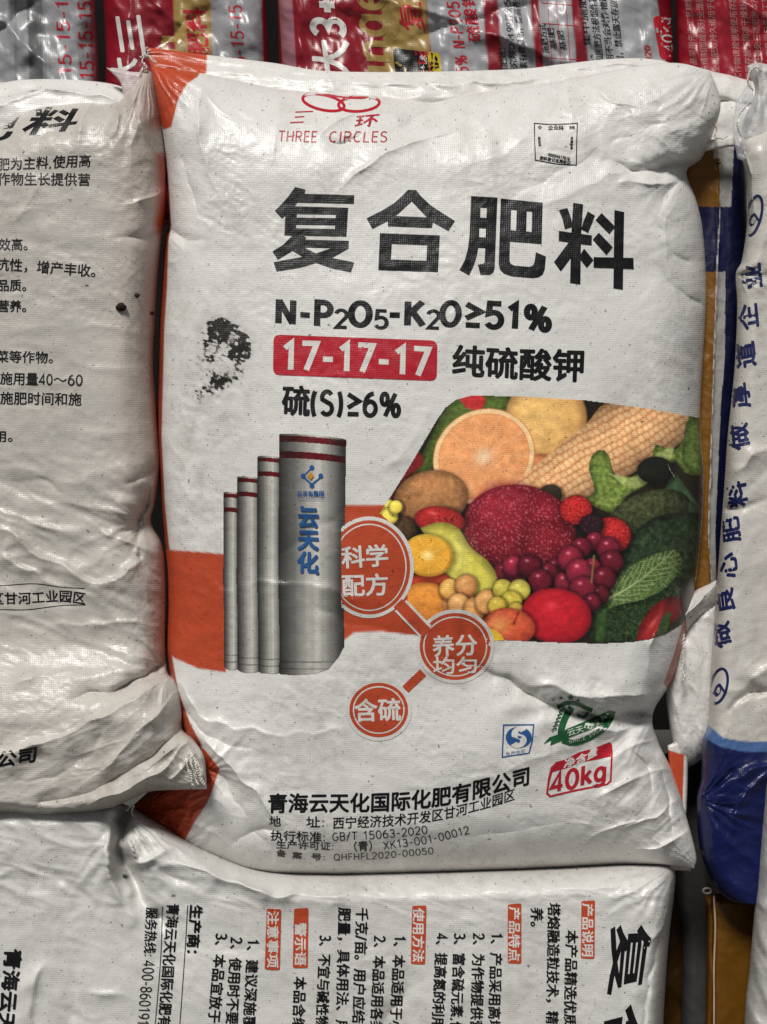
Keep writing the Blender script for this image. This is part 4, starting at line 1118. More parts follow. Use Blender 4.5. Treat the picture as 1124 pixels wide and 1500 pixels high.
# ---------------------------------------------------------------- threads
MAT_THREAD = plain_material('thread', (0.62, 0.58, 0.52), 0.7, 200, 0.2)
def thread(parent, pts, w, rad=0.8, name='stitch_thread', wig=1.2, seed=0, label=None, mat=None):
    P = smooth(pts, 40); rng = np.random.RandomState(seed + 1)
    k = np.arange(40)
    P = P + np.c_[np.sin(k * 1.9 + seed), np.cos(k * 2.3 + seed)] * wig + rng.randn(40, 2) * wig * .25
    ww = np.interp(k, np.linspace(0, 39, len(np.atleast_1d(w))), np.atleast_1d(w)) + np.sin(k * 2.1) * wig
    o = tube(name, pos(P[:, 0], P[:, 1], ww), rad * S, mat or MAT_THREAD, parent)
    if label: o['label'] = label
    return o
thread(MAIN, [(213, 70), (219, 78), (210, 88), (214, 100), (209, 112), (216, 126)], [-55, -60], 1.3, wig=2.2)
thread(MAIN, [(206, 84), (216, 80), (222, 86), (228, 92)], [-58, -50], 1.0, wig=1.5, seed=4)
thread(MAIN, [(211, 98), (206, 108), (207, 122), (213, 130)], [-58, -58], 1.0, wig=1.4, seed=7)
thread(MAIN, [(1003, 930), (1000, 950), (1002, 965), (999, 980), (1003, 990), (998, 1000)], [-40, -35], 1.1, wig=1.3, seed=3)
thread(MAIN, [(1044, 178), (1050, 190), (1047, 200), (1058, 203), (1066, 200)], [-30, -40], .9, wig=1.0, seed=8)

# ---------------------------------------------------------------- the bag at the left
LEFT = thing('fertilizer_bag', 'slumped white bag left of the fruit picture bag, small black print, folded lower end', 'bag', tuple(pos(60, 1190, -10)))
def left_base(X, Y):
    return 18 + 52 * sst(930, 1060, Y) - 14 * sst(160, 240, X) * sst(900, 300, Y)
def left_w(X, Y):
    C = lambda *a, **k: crease(X, Y, *a, **k)
    w = 4 * fbm(X / 150, Y / 170, 103, 3) + .9 * fbm(X / 50, Y / 50, 105, 3)
    m1 = sst(640, 760, Y) * sst(1010, 900, Y)
    w += 7 * m1 * (crumple(X, Y, 48, 22, 3.0, 107) - .3) + 2.0 * (crumple(X, Y, 55, 5, 2.6, 109) - .3)
    w += 1.4 * sst(150, 230, X) * (crumple(X, Y, 30, 80, 2.0, 111) - .3)
    w += 1.6 * sst(330, 150, Y) * (crumple(X, Y, 40, 70, 1.8, 112) - .3)
    w += C([(0, 770), (40, 800), (90, 830), (150, 850), (195, 828), (215, 800)], [5, 8, 6, 7, 8, 0], 8, 22)
    w += C([(0, 700), (60, 705), (120, 725)], [0, -4, 0], 10, 18)
    w += C([(0, 812), (50, 842), (110, 862)], [5, 6, 0], 7, 18)
    w += C([(0, 745), (70, 775), (130, 778)], [4, 5, 0], 9, 14)
    w += C([(60, 918), (140, 912), (210, 916)], [0, 3.5, 2], 6, 14)
    w += C([(0, 1000), (60, 990), (130, 985), (175, 985)], [5, 5, 3, 0], 9, 26)
    w += C([(100, 1020), (170, 1010), (220, 985), (250, 965)], [0, -9, -16, -26], 8, 12)
    w += C([(215, 740), (200, 790), (215, 840)], [-16, -8, 0], 8, 12)
    w += C([(225, 690), (195, 705), (170, 712)], [-7, -3, 0], 7, 9)
    # folded end: two plump rolls
    w += C([(-40, 1118), (40, 1095), (110, 1068), (160, 1045), (215, 1012), (250, 985)], [7, 9, 10, 9, 7, 5], 8, 32)
    w += C([(-40, 1150), (60, 1140), (130, 1105), (150, 1075), (175, 1045)], [0, -2, -4, -4, 0], 22, 16)
    w += C([(148, 1125), (180, 1095), (215, 1060), (245, 1025)], [5, 8, 9, 4], 7, 20)
    w += C([(60, 1178), (120, 1165), (190, 1130), (230, 1100), (265, 1068)], [-4, -6, -7, -8, -10], 8, 7)
    w += C([(70, 1190), (130, 1178), (200, 1148), (245, 1120), (275, 1085)], [6, 8, 9, 9, 4], 8, 12)
    w += C([(215, 1128), (245, 1105), (262, 1090)], [5, 7, 5], 5, 7) + C([(250, 1140), (270, 1125), (285, 1105)], [5, 6, 3], 5, 6)
    # top
    w += C([(175, 150), (172, 180), (160, 205)], [9, 7, 0], 6, 9) + C([(130, 150), (115, 190), (120, 230)], [5, 3, 0], 8, 10)
    w += C([(200, 112), (195, 150), (215, 200), (228, 240)], [8, 6, 4, 0], 10, 9)
    w += C([(30, 215), (70, 195), (120, 205)], [0, -4, 0], 14, 10) + C([(60, 250), (40, 300), (0, 330)], [0, 4, 0], 14, 20)
    w += C([(170, 300), (205, 295), (240, 280)], [0, 4, 6], 8, 10) + C([(165, 345), (210, 350), (238, 340)], [0, -5, -8], 10, 10)
    w += pucker(X, Y, 306, 1150, 12, 60, 130, 265, 9, 8, 161) + pucker(X, Y, 250, 985, 8, 70, 90, 250, 10, 9, 163) + pucker(X, Y, 215, 765, 6, 60, 90, 270, 10, 8, 165) + pucker(X, Y, 215, 100, 12, 80, 60, 150, 9, 9, 167)
    w += 2.2 * sst(1010, 1060, Y) * (crumple(X, Y, 26, -28, 3.4, 168) - .3)
    return w
def left_dirt(X, Y):
    d = 1.2 * bump(X, Y, 178, 450, 7, 6, 1) + 1.0 * bump(X, Y, 199, 433, 5, 4, 1) + .8 * bump(X, Y, 126, 418, 6, 4, 1) + .7 * bump(X, Y, 206, 455, 5, 7, 1) + 1.1 * bump(X, Y, 228, 515, 5, 46, 1) + .8 * bump(X, Y, 222, 460, 6, 8, 1)
    d += .25 * bump(X, Y, 60, 385, 60, 10, 1) + .35 * bump(X, Y, 130, 735, 120, 30, 1) + .5 * C_(X, Y)
    d += .3 * bump(X, Y, 205, 260, 40, 60, 1)
    return d * (.7 + .8 * np.clip(fbm(X / 9, Y / 7, 177, 3), -.6, 1))
def C_(X, Y): return crease(X, Y, [(70, 1180), (130, 1166), (190, 1130), (262, 1072)], [1, 1.5, 1, .5], 4, 4, gain=1)
def left_col(X, Y):
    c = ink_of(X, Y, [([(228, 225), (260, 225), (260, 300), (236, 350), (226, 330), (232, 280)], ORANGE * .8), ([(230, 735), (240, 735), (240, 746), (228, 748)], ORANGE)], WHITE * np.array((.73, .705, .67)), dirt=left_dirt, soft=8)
    c[..., :3] *= 1 - .22 * (sst(140, 230, X) * sst(900, 700, Y))[..., None] * np.array((.25, .75, .85))  # reddish reflection off the orange gusset, tinted into the film colour
    return c
L_R = [(222, 104), (236, 170), (243, 230), (244, 290), (238, 350), (231, 420), (228, 480), (226, 540), (231, 620), (235, 680), (228, 735), (222, 765), (238, 800), (243, 860), (243, 940), (246, 985), (262, 1000), (267, 1040), (268, 1068), (285, 1085), (300, 1112), (303, 1156)]
L_T = [(-260, 290), (-60, 225), (0, 186), (45, 160), (90, 153), (130, 150), (172, 149), (194, 124), (208, 106), (222, 104)]
L_B = [(-260, 1240), (-60, 1200), (10, 1193), (50, 1197), (110, 1193), (160, 1185), (200, 1167), (225, 1159), (262, 1157), (303, 1156)]
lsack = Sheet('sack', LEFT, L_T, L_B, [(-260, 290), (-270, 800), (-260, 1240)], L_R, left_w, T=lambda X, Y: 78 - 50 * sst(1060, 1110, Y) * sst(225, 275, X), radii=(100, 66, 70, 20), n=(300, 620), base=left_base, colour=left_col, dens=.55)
Sheet('top_flap', LEFT, [(-120, 150), (0, 122), (50, 116), (110, 117), (160, 122), (193, 132)], [(-120, 260), (0, 205), (60, 182), (130, 172), (190, 165)], [(-120, 150), (-120, 260)], [(193, 132), (190, 165)],
      lambda X, Y: 3 * fbm(X / 60, Y / 30, 120, 3) + crease(X, Y, [(-20, 160), (60, 134), (130, 136), (185, 150)], [3, 5, 5, 3], 5, 9), T=12, radii=(10, 10, 14, 12), n=(160, 50), base=lambda X, Y: -66 + 20 * sst(120, 170, Y), back=8,
      colour=lambda X, Y: ink_of(X, Y, [], dirt=lambda X, Y: crease(X, Y, [(0, 143), (60, 132), (120, 134)], [.8, 1, .3], 1.2, 1.2, gain=1)))
Sheet('corner_flap', LEFT, [(156, 99), (182, 104), (208, 106)], [(182, 146), (190, 150), (200, 150)], [(156, 99), (176, 120), (182, 146)], [(208, 106), (206, 130), (200, 150)],
      lambda X, Y: 2 * fbm(X / 16, Y / 16, 121, 2), T=5, radii=(5, 5, 5, 5), n=(50, 50), base=-44, back=3, colour=(0.62, 0.52, 0.52, 0))
for k, (a, b, c) in enumerate((((276, 1106), (284, 1128), (290, 1150)), ((282, 1108), (290, 1130), (300, 1152)), ((270, 1112), (280, 1136), (283, 1152)), ((286, 1112), (294, 1128), (296, 1142)))):
    thread(LEFT, [a, b, c], [78, 84, 80], 1.1, wig=1.7, seed=20 + k)
thread(LEFT, [(186, 1186), (196, 1180), (193, 1190), (200, 1198)], [0, 0], 1.0, wig=1.6, seed=31)

t = Art(lsack, 'usage_lettering')
f = lambda s, x0, y0, x1, y1, h, b=.35, up=None: t.text(s, [(x0, y0), ((x0 + x1) / 2, (y0 + y1) / 2), (x1, y1)], h, BLACK, b, up=up)
f('肥为主料,使用高', -4, 241, 134, 235, 20, up=(.08, -1)); f('作物生长提供营', -4, 262, 133, 263, 20)
f('效高。', -2, 358, 52, 358, 19); f('抗性，增产丰收。', -6, 386, 153, 398, 20); f('品质。', -4, 418, 50, 418, 19); f('营养。', -4, 448, 50, 449, 19)
f('菜等作物。', -6, 522, 90, 524, 19); f('施用量40', 0, 554, 78, 556, 20); f('～60', 78, 556, 122, 557, 20); f('施肥时间和施', 0, 583, 120, 585, 20); f('用。', -10, 639, 32, 639, 18)
t.text('区甘河工业园区', [(-14, 877), (40, 876), (90, 873), (126, 877)], 19, BLACK, .35)
t.line([(-60, 860), (0, 858), (50, 855), (90, 860), (124, 862)], 1.1, BLACK, curve=30); t.line([(-60, 896), (0, 893), (40, 893), (90, 887), (126, 886)], 1.1, BLACK, curve=30)
t.text('公司', [(-6, 1114), (56, 1104)], (26, 24), BLACK, .9, up=(.15, -1)); t.build()
t = Art(lsack, 'title_lettering', 'big black characters bent over the top fold')
for loops in LIAO: t.area(quad_map(loops, (95, 177, 1034, 1197), ((50, 157), (127, 155), (107, 190), (24, 204))), BLACK, 4)
for loops in FEI: t.area(quad_map(loops, (66, 98, 1083, 1062), ((-50, 176), (36, 163), (14, 203), (-80, 222))), BLACK, 4)
t.build()

# ---------------------------------------------------------------- the bag underneath, on its side
UNDER = thing('fertilizer_bag', 'white bag lying on its side under the others, with sideways print and small orange headings', 'bag', tuple(pos(480, 1900, 0)))
def under_w(X, Y):
    C = lambda *a, **k: crease(X, Y, *a, **k)
    w = 5 * fbm(X / 190, Y / 170, 203, 3) + 1.0 * fbm(X / 60, Y / 60, 205, 3) + 1.6 * (crumple(X, Y, 80, 30, 1.8, 207) - .3) + 1.6 * sst(330, 200, X) * 0.6 * (crumple(X, Y, 60, -50, 1.8, 208) - .3)
    w += C([(184, 1190), (178, 1230), (182, 1268), (200, 1305), (225, 1340), (262, 1372)], [-44, -40, -32, -22, -11, 0], 12, 17, p=1.3)
    w += C([(166, 1195), (158, 1240), (162, 1285), (185, 1330), (205, 1355)], [16, 16, 13, 8, 0], 20, 12, p=1.2)
    w += C([(188, 1215), (200, 1262), (215, 1250)], [8, 10, 0], 6, 9) + C([(180, 1270), (215, 1262), (240, 1245)], [5, 8, 6], 5, 8)
    w += C([(225, 1262), (260, 1285), (300, 1290)], [0, -4, 0], 10, 8)
    w += C([(235, 1262), (290, 1275), (360, 1298), (430, 1312), (560, 1306)], [4, 9, 12, 8, 3], 12, 14)
    w += C([(250, 1300), (255, 1360), (280, 1400), (310, 1420)], [0, -6, -5, 0], 22, 30)
    w += C([(75, 1400), (50, 1440), (45, 1500)], [0, 8, 10], 10, 24) + C([(85, 1385), (110, 1440), (100, 1510)], [0, -6, -6], 16, 20)
    w += C([(20, 1260), (90, 1290), (150, 1340), (190, 1400)], [0, -4, -4, 0], 30, 30)
    w += C([(290, 1420), (330, 1395), (400, 1380)], [0, -5, 0], 26, 20) + C([(100, 1455), (170, 1455), (210, 1470)], [0, 3, 0], 4, 8)
    w += C([(560, 1500), (600, 1450), (640, 1420)], [-8, -6, 0], 16, 24) + C([(660, 1500), (700, 1420), (730, 1380)], [0, 4, 0], 20, 30)
    w += C([(983, 1310), (975, 1350), (960, 1372), (935, 1385)], [10, 9, 6, 0], 5, 9) + C([(975, 1340), (955, 1420), (945, 1510)], [0, -7, -7], 8, 14)
    w += C([(820, 1290), (880, 1310), (960, 1300)], [0, 3, 0], 14, 14)
    w += pucker(X, Y, 183, 1190, 12, 90, 15, 140, 12, 13, 261) + 4 * sst(1370, 1290, Y) * (crumple(X, Y, 30, 14, 2.4, 263) - .3) + 2 * sst(360, 240, X) * sst(120, 220, X) * sst(1400, 1300, Y) * (crumple(X, Y, 30, -40, 2, 265) - .3)
    w += 4 * sst(860, 970, X) * (crumple(X, Y, 34, 80, 2.6, 267) - .3) + pucker(X, Y, 990, 1268, 8, 80, 95, 185, 8, 8, 269)
    w += C([(230, 1345), (250, 1400), (262, 1440)], [0, -6, 0], 14, 18)
    return w
def under_col(X, Y):
    def dirt(X, Y):
        d = .5 * bump(X, Y, 820, 1285, 160, 16, 1) + .35 * bump(X, Y, 770, 1400, 30, 60, 1) + .4 * bump(X, Y, 500, 1305, 90, 12, 1) + .3 * bump(X, Y, 60, 1240, 70, 30, 1) + 1.4 * bump(X, Y, 254, 1311, 4, 4, 1) + .9 * bump(X, Y, 186, 1285, 9, 12, 1)
        return d * (.7 + .8 * np.clip(fbm(X / 11, Y / 8, 277, 3), -.6, 1))
    return ink_of(X, Y, [], WHITE * np.array((.90, .90, .90)), dirt=dirt)
U_T = [(-260, 1166), (0, 1166), (100, 1168), (170, 1174), (225, 1200), (300, 1242), (380, 1272), (480, 1279), (560, 1277), (760, 1272), (900, 1266), (984, 1264)]
U_R = [(984, 1264), (990, 1285), (984, 1340), (978, 1400), (972, 1500), (968, 1650), (960, 1900)]
usack = Sheet('sack', UNDER, U_T, [(-260, 1900), (300, 1905), (960, 1900)], [(-260, 1166), (-280, 1500), (-260, 1900)], U_R, under_w, T=125, radii=(100, 28, 46, 120), n=(460, 300), base=46, colour=under_col, dens=.35)
t = Art(usack, 'usage_lettering', gap=.0001)
def down(s, x0, y0, x1, y1, h=20, c=BLACK, b=.45): t.text(s, [(x0, y0), ((x0 + x1) / 2, (y0 + y1) / 2), (x1, y1)], h, c, b, up=(1, .03))
for rc, s in ((((852, 1320), (872, 1319), (871, 1405), (851, 1404)), '产品说明'), (((744, 1325), (764, 1323), (764, 1412), (744, 1411)), '产品特点'), (((604, 1327), (625, 1326), (623, 1413), (602, 1412)), '使用方法'),
              (((431, 1331), (452, 1330), (451, 1418), (429, 1418)), '警示语'), (((391, 1331), (412, 1332), (410, 1421), (388, 1420)), '注意事项')):
    t.area([rrect(*rc, 3)], ORANGE, 6)
    cx = sum(q[0] for q in rc) / 4
    down(s, cx, rc[0][1] + (3 if len(s) > 3 else 20), cx - .5, rc[2][1] - 3, 18, PALE, .5)
down('本产品精选优质原料', 838, 1362, 834, 1546); down('塔熔融造粒技术，精制而成', 812, 1322, 808, 1560); down('养。', 787, 1329, 786, 1370)
down('1、产品采用高塔造粒工', 728, 1366, 722, 1572); down('2、为作物提供营养元素', 702, 1366, 696, 1572); down('3、富含硫元素,促进作物', 674, 1366, 666, 1572); down('4、提高氮的利用率,减少', 648, 1366, 638, 1570)
down('1、本品适用于小麦、玉米', 586, 1370, 576, 1590); down('2、本品适用各类土壤和作', 557, 1370, 548, 1590); down('千克/亩。用户应结合当地的', 531, 1329, 522, 1580); down('肥量，具体用法、用量咨询', 505, 1329, 499, 1575); down('3、不宜与碱性物质混用', 477, 1369, 469, 1560)
down('本品含缩二脲使用', 440, 1430, 434, 1590); down('1、建议深施覆土效果', 371, 1375, 362, 1570); down('2、使用时不要与种子', 347, 1372, 336, 1560); down('3、本品宜放于阴凉处', 325, 1366, 308, 1560)
down('生产商：', 288, 1325, 281, 1410, 20, BLACK, .8); down('青海云天化国际化肥有限公司', 254, 1323, 236, 1560, 20); down('服务热线:', 223, 1329, 219, 1402, 19, BLACK, .35); down('400-8601912', 219, 1406, 208, 1512, 21, BLACK, 0)
t.line([(275, 1326), (270, 1410), (259, 1560)], 1, BLACK, curve=24); t.line([(238, 1327), (235, 1410), (222, 1560)], 1, BLACK, curve=24)
down('青海云天化', 20, 1389, 5, 1545, 27, BLACK, .9); t.build()
t = Art(usack, 'title_lettering', 'big black characters printed sideways at the right end')
for loops in FU: t.area(quad_map(loops, (74, 70, 1037, 1075), ((958, 1350), (946, 1440), (889, 1460), (894, 1356))), BLACK, 5)
for loops in HE: t.area(quad_map(loops, (92, 97, 1062, 1000), ((946, 1464), (938, 1562), (880, 1580), (884, 1484))), BLACK, 5)
t.build()

# ---------------------------------------------------------------- right side
NAVY = np.array((0.004, 0.007, 0.055)); AMBER = np.array((0.30, 0.125, 0.008)); SKYB = np.array((0.07, 0.14, 0.32)); GREY = np.array((0.46, 0.44, 0.42))
RIGHT = thing('fertilizer_bag', 'white bag with blue bottom and upright blue calligraphy, tied neck at the right edge', 'bag', tuple(pos(1150, 1320, 0)))
def right_w(X, Y):
    C = lambda *a, **k: crease(X, Y, *a, **k)
    w = 4 * fbm(X / 90, Y / 140, 303, 3) + 2.2 * (crumple(X, Y, 44, -30, 2.2, 305) - .3)
    w += C([(1078, 405), (1100, 395), (1124, 385)], [-10, -7, 0], 10, 14) + C([(1080, 690), (1100, 670), (1130, 655)], [4, 6, 4], 8, 14) + C([(1065, 745), (1095, 742), (1130, 730)], [-6, -5, 0], 8, 10)
    w += C([(1050, 1020), (1080, 1010), (1124, 980)], [0, 6, 6], 10, 20) + C([(1068, 1040), (1095, 1020), (1130, 1010)], [-6, -8, -4], 10, 8)
    w += C([(1022, 1160), (1050, 1150), (1075, 1125)], [-10, -8, 0], 8, 10) + C([(1030, 1165), (1080, 1140), (1130, 1120)], [5, 7, 5], 8, 14) + C([(1095, 230), (1105, 280), (1100, 330)], [6, 5, 0], 6, 12)
    w += pucker(X, Y, 1024, 1172, 5, 60, -70, 60, 9, 12, 361) + pucker(X, Y, 1078, 402, 5, 50, -80, 70, 8, 9, 363) + C([(1060, 1240), (1090, 1160), (1130, 1130)], [0, 6, 4], 6, 20) + 4 * sst(1080, 1130, Y) * (crumple(X, Y, 50, 60, 2.4, 365) - .3)
    return w
def right_col(X, Y):
    return ink_of(X, Y, [([(1000, 1040), (1036, 1060), (1060, 1081), (1090, 1086), (1400, 1090), (1400, 1400), (1000, 1400)], SKYB),
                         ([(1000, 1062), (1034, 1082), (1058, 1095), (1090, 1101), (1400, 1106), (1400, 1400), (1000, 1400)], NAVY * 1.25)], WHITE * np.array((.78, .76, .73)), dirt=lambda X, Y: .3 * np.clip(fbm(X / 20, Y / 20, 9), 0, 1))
R_L = [(1092, 196), (1084, 215), (1093, 260), (1095, 320), (1087, 380), (1078, 402), (1080, 450), (1076, 540), (1066, 640), (1062, 700), (1056, 780), (1050, 860), (1044, 940), (1040, 1000), (1038, 1060), (1029, 1085), (1027, 1140), (1021, 1172), (1024, 1235), (1040, 1285), (1062, 1315), (1085, 1322)]
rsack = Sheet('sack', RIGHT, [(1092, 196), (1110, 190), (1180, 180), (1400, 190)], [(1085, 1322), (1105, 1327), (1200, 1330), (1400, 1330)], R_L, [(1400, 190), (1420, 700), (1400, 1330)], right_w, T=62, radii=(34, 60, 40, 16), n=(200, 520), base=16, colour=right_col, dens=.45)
Sheet('gathered_neck', RIGHT, [(1095, 96), (1112, 92), (1150, 100)], [(1086, 212), (1110, 215), (1160, 214)], [(1095, 96), (1099, 112), (1106, 128), (1103, 148), (1088, 180), (1086, 212)], [(1150, 100), (1146, 130), (1160, 214)],
      lambda X, Y: 5 * np.sin(X / 3.2 + 2 * perlin(X / 20, Y / 30, 3)) * sst(220, 120, Y) + 2 * fbm(X / 20, Y / 30, 331, 3), T=34, radii=(18, 18, 12, 16), n=(60, 110), base=-6, back=14, colour=(.60, .59, .58, 0))
MAT_LINER = plain_material('clear_liner', (0.7, 0.7, 0.72), 0.18, 30, .1, alpha=0.34, bumpy=.6)
Sheet('liner_film', RIGHT, [(1078, 150), (1092, 128), (1100, 118)], [(1080, 232), (1092, 236), (1104, 232)], [(1078, 150), (1074, 190), (1080, 232)], [(1100, 118), (1106, 160), (1104, 232)],
      lambda X, Y: 4 * fbm(X / 12, Y / 18, 341, 3), T=8, radii=(8, 8, 6, 6), n=(40, 70), base=-8, back=4, colour=(.6, .6, .6, 0), mat=MAT_LINER)
thread(RIGHT, [(1104, 132), (1096, 122), (1098, 106), (1108, 98), (1116, 104)], [26, 24], 1.2, wig=.4, seed=41)
thread(RIGHT, [(1100, 150), (1084, 166), (1080, 182), (1086, 200)], [8, 4], 1.3, wig=.4, seed=42, name='drawstring')
INKB = np.array((0.012, 0.018, 0.09))
t = Art(rsack, 'calligraphy', 'dark blue brush characters in one column')
for ch, x, y, h in (('做', 1056, 930, 30), ('良', 1063, 880, 27), ('心', 1067, 829, 28), ('肥', 1071, 776, 28), ('料', 1080, 724, 30), ('做', 1082, 640, 32), ('厚', 1085, 580, 29), ('道', 1092, 520, 32), ('企', 1096, 464, 32), ('业', 1102, 405, 32)):
    t.text(ch, [(x + 2, y + 19), (x - 2, y - 19)], h, INKB, 1.2, up=(-1, .22))
for cx, cy, rx, ry in ((1053, 1005, 12, 26), (1104, 316, 11, 30)):
    t.line(ell(cx, cy, rx, ry, 14, 30), 4, INKB, True); t.disc(cx - 1, cy + 6, 4.5, 10, INKB, 20); t.line([(cx - 8, cy + 12), (cx, cy - 2), (cx + 8, cy + 8)], 3.5, INKB, curve=8)
t.build()

GAP = thing('fertilizer_bag', 'amber and navy bag with pale stitched seam in the gap beside the fruit picture bag', 'bag', tuple(pos(1050, 870, -90)))
def gap_col(X, Y):
    sx = np.interp(Y, [200, 330, 400, 600, 780, 870], [1056, 1054, 1050, 1044, 1038, 1044]); ex = np.interp(Y, [200, 330, 400, 520, 600, 780, 870], [1076, 1070, 1063, 1062, 1056, 1048, 1050])
    C = np.zeros(X.shape + (4,)); C[..., :3] = AMBER * .6  # amber and navy dimmed below: shade of the gap put into the colours
    C[(Y > 303) & (Y < 398), :3] = NAVY * .6
    m = (X > sx) & (X < ex); C[m, :3] = GREY * .7
    C[m & (Y > 303) & (Y < 398), :3] = NAVY * .8
    C[X >= ex, :3] = NAVY * .5
    C[(X < sx) & (Y > 210) & (Y < 232) & (X > 1046), :3] = GREY
    C[(np.abs(X - sx) < 1.0), :3] = GREY * (.5 + .5 * (np.sin(Y[(np.abs(X - sx) < 1.0)] / 3.5) > -.4))[..., None]
    return C
G_L = [(1000, 204), (1000, 500), (1000, 880)]; G_R = [(1092, 216), (1094, 300), (1086, 480), (1074, 620), (1066, 720), (1058, 800), (1050, 872)]
gsack = Sheet('sack', GAP, [(1000, 208), (1040, 206), (1092, 216)], [(1000, 880), (1050, 872)], G_L, G_R, lambda X, Y: 3 * fbm(X / 30, Y / 80, 401, 3) + crease(X, Y, [(1056, 200), (1050, 400), (1044, 600), (1038, 780), (1040, 870)], [4, 4, 4, 4, 2], 2, 7),
              T=20, radii=(20, 22, 8, 20), n=(90, 420), base=-88, back=30, colour=gap_col, mat=MAT_DARK, dens=.3)
Sheet('top_seam', GAP, [(1032, 210), (1050, 203), (1076, 198)], [(1030, 222), (1052, 218), (1078, 214)], [(1032, 210), (1030, 222)], [(1076, 198), (1078, 214)], None, T=6, radii=(5, 5, 5, 5), n=(30, 16), base=-48, back=3, colour=(*PALE, 0))
t = Art(gsack, 'plus_mark'); t.line([(1051, 231), (1051, 245)], 1.6, BLACK); t.line([(1047, 239), (1056, 239)], 1.6, BLACK); t.build()

WG = thing('fertilizer_bag', 'small crumpled white bag end low in the gap right of the fruit picture bag', 'bag', tuple(pos(1020, 1110, -90)))
Sheet('sack', WG, [(985, 880), (1010, 868), (1050, 850)], [(990, 1130), (1020, 1118), (1050, 1090)], [(985, 880), (975, 1000), (990, 1130)], [(1050, 850), (1060, 960), (1050, 1090)],
      lambda X, Y: 5 * (crumple(X, Y, 30, 75, 2.2, 501) - .3) + crease(X, Y, [(1000, 905), (1025, 880), (1045, 860)], [10, 12, 8], 6, 10) + crease(X, Y, [(1000, 935), (1030, 900), (1050, 885)], [-8, -9, -5], 6, 6), T=36, radii=(26, 26, 20, 40), n=(90, 180), base=-58, colour=(*(WHITE * .92), .1))
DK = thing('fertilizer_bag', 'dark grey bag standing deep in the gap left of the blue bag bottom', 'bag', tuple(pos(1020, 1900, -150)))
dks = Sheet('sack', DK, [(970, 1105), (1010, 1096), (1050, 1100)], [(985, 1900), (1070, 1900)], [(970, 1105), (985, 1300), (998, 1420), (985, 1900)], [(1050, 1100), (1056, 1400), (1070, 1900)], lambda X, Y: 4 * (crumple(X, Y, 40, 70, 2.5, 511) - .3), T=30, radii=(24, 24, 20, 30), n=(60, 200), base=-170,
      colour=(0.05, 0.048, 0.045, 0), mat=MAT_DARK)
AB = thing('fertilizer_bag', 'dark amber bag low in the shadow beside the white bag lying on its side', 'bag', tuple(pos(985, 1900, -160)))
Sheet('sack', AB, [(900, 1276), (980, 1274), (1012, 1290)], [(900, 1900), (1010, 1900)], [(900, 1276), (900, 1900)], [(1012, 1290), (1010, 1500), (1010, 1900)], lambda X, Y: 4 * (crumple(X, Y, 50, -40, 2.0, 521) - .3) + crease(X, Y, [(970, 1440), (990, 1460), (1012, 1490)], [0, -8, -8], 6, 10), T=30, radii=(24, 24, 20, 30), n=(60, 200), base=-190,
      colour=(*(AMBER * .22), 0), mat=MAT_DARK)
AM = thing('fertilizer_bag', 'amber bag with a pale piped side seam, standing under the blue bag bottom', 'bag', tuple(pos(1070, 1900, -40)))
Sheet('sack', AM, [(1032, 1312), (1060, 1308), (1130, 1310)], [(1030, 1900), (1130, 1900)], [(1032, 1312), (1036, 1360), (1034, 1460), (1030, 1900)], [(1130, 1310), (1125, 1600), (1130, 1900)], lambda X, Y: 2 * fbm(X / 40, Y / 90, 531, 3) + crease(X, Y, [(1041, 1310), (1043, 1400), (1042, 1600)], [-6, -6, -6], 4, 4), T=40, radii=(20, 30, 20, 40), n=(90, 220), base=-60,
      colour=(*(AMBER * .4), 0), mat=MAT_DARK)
MAT_PIPE = plain_material('seam_piping', (0.45, 0.30, 0.22), .6, 60, .2)
q = smooth([(1046, 1312), (1048, 1360), (1046, 1420), (1046, 1510), (1042, 1900)], 50)
tube('piping', pos(q[:, 0], q[:, 1], np.full(50, -58.0)), 1.6 * S, MAT_PIPE, AM)
q = np.array(ell(1036, 1305, 6, 4, 0, 16)); q = np.vstack([q, q[:1]])
tube('seam_loop', pos(q[:, 0], q[:, 1], np.full(17, -48.0)), 1.8 * S, plain_material('grey_tape', (0.12, 0.11, 0.10), .6, 60, .2), AM)
WR = thing('fertilizer_bag', 'wrinkled pale bag at the lower right corner beside the amber bag', 'bag', tuple(pos(1180, 1900, 10)))
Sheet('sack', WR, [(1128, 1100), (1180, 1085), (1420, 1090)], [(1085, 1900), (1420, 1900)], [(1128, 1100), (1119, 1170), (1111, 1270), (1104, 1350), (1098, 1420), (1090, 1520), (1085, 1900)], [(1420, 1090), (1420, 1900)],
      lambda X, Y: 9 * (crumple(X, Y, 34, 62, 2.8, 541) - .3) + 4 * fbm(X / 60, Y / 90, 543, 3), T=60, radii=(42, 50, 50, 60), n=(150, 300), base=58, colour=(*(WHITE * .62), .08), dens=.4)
BR = thing('fertilizer_bag', 'plain white bag lying behind the top right corner of the fruit picture bag', 'bag', tuple(pos(1080, 400, -160)))
Sheet('sack', BR, [(880, 96), (1000, 98), (1060, 108), (1124, 122), (1260, 130)], [(880, 420), (1260, 430)], [(880, 96), (870, 250), (880, 420)], [(1260, 130), (1270, 280), (1260, 430)],
      lambda X, Y: 3 * fbm(X / 70, Y / 60, 551, 3) + crease(X, Y, [(1000, 142), (1060, 148), (1130, 160)], [-7, -9, -7], 7, 10), T=56, radii=(50, 50, 55, 60), n=(150, 140), base=-160, colour=(*(WHITE * 1.04), 0))

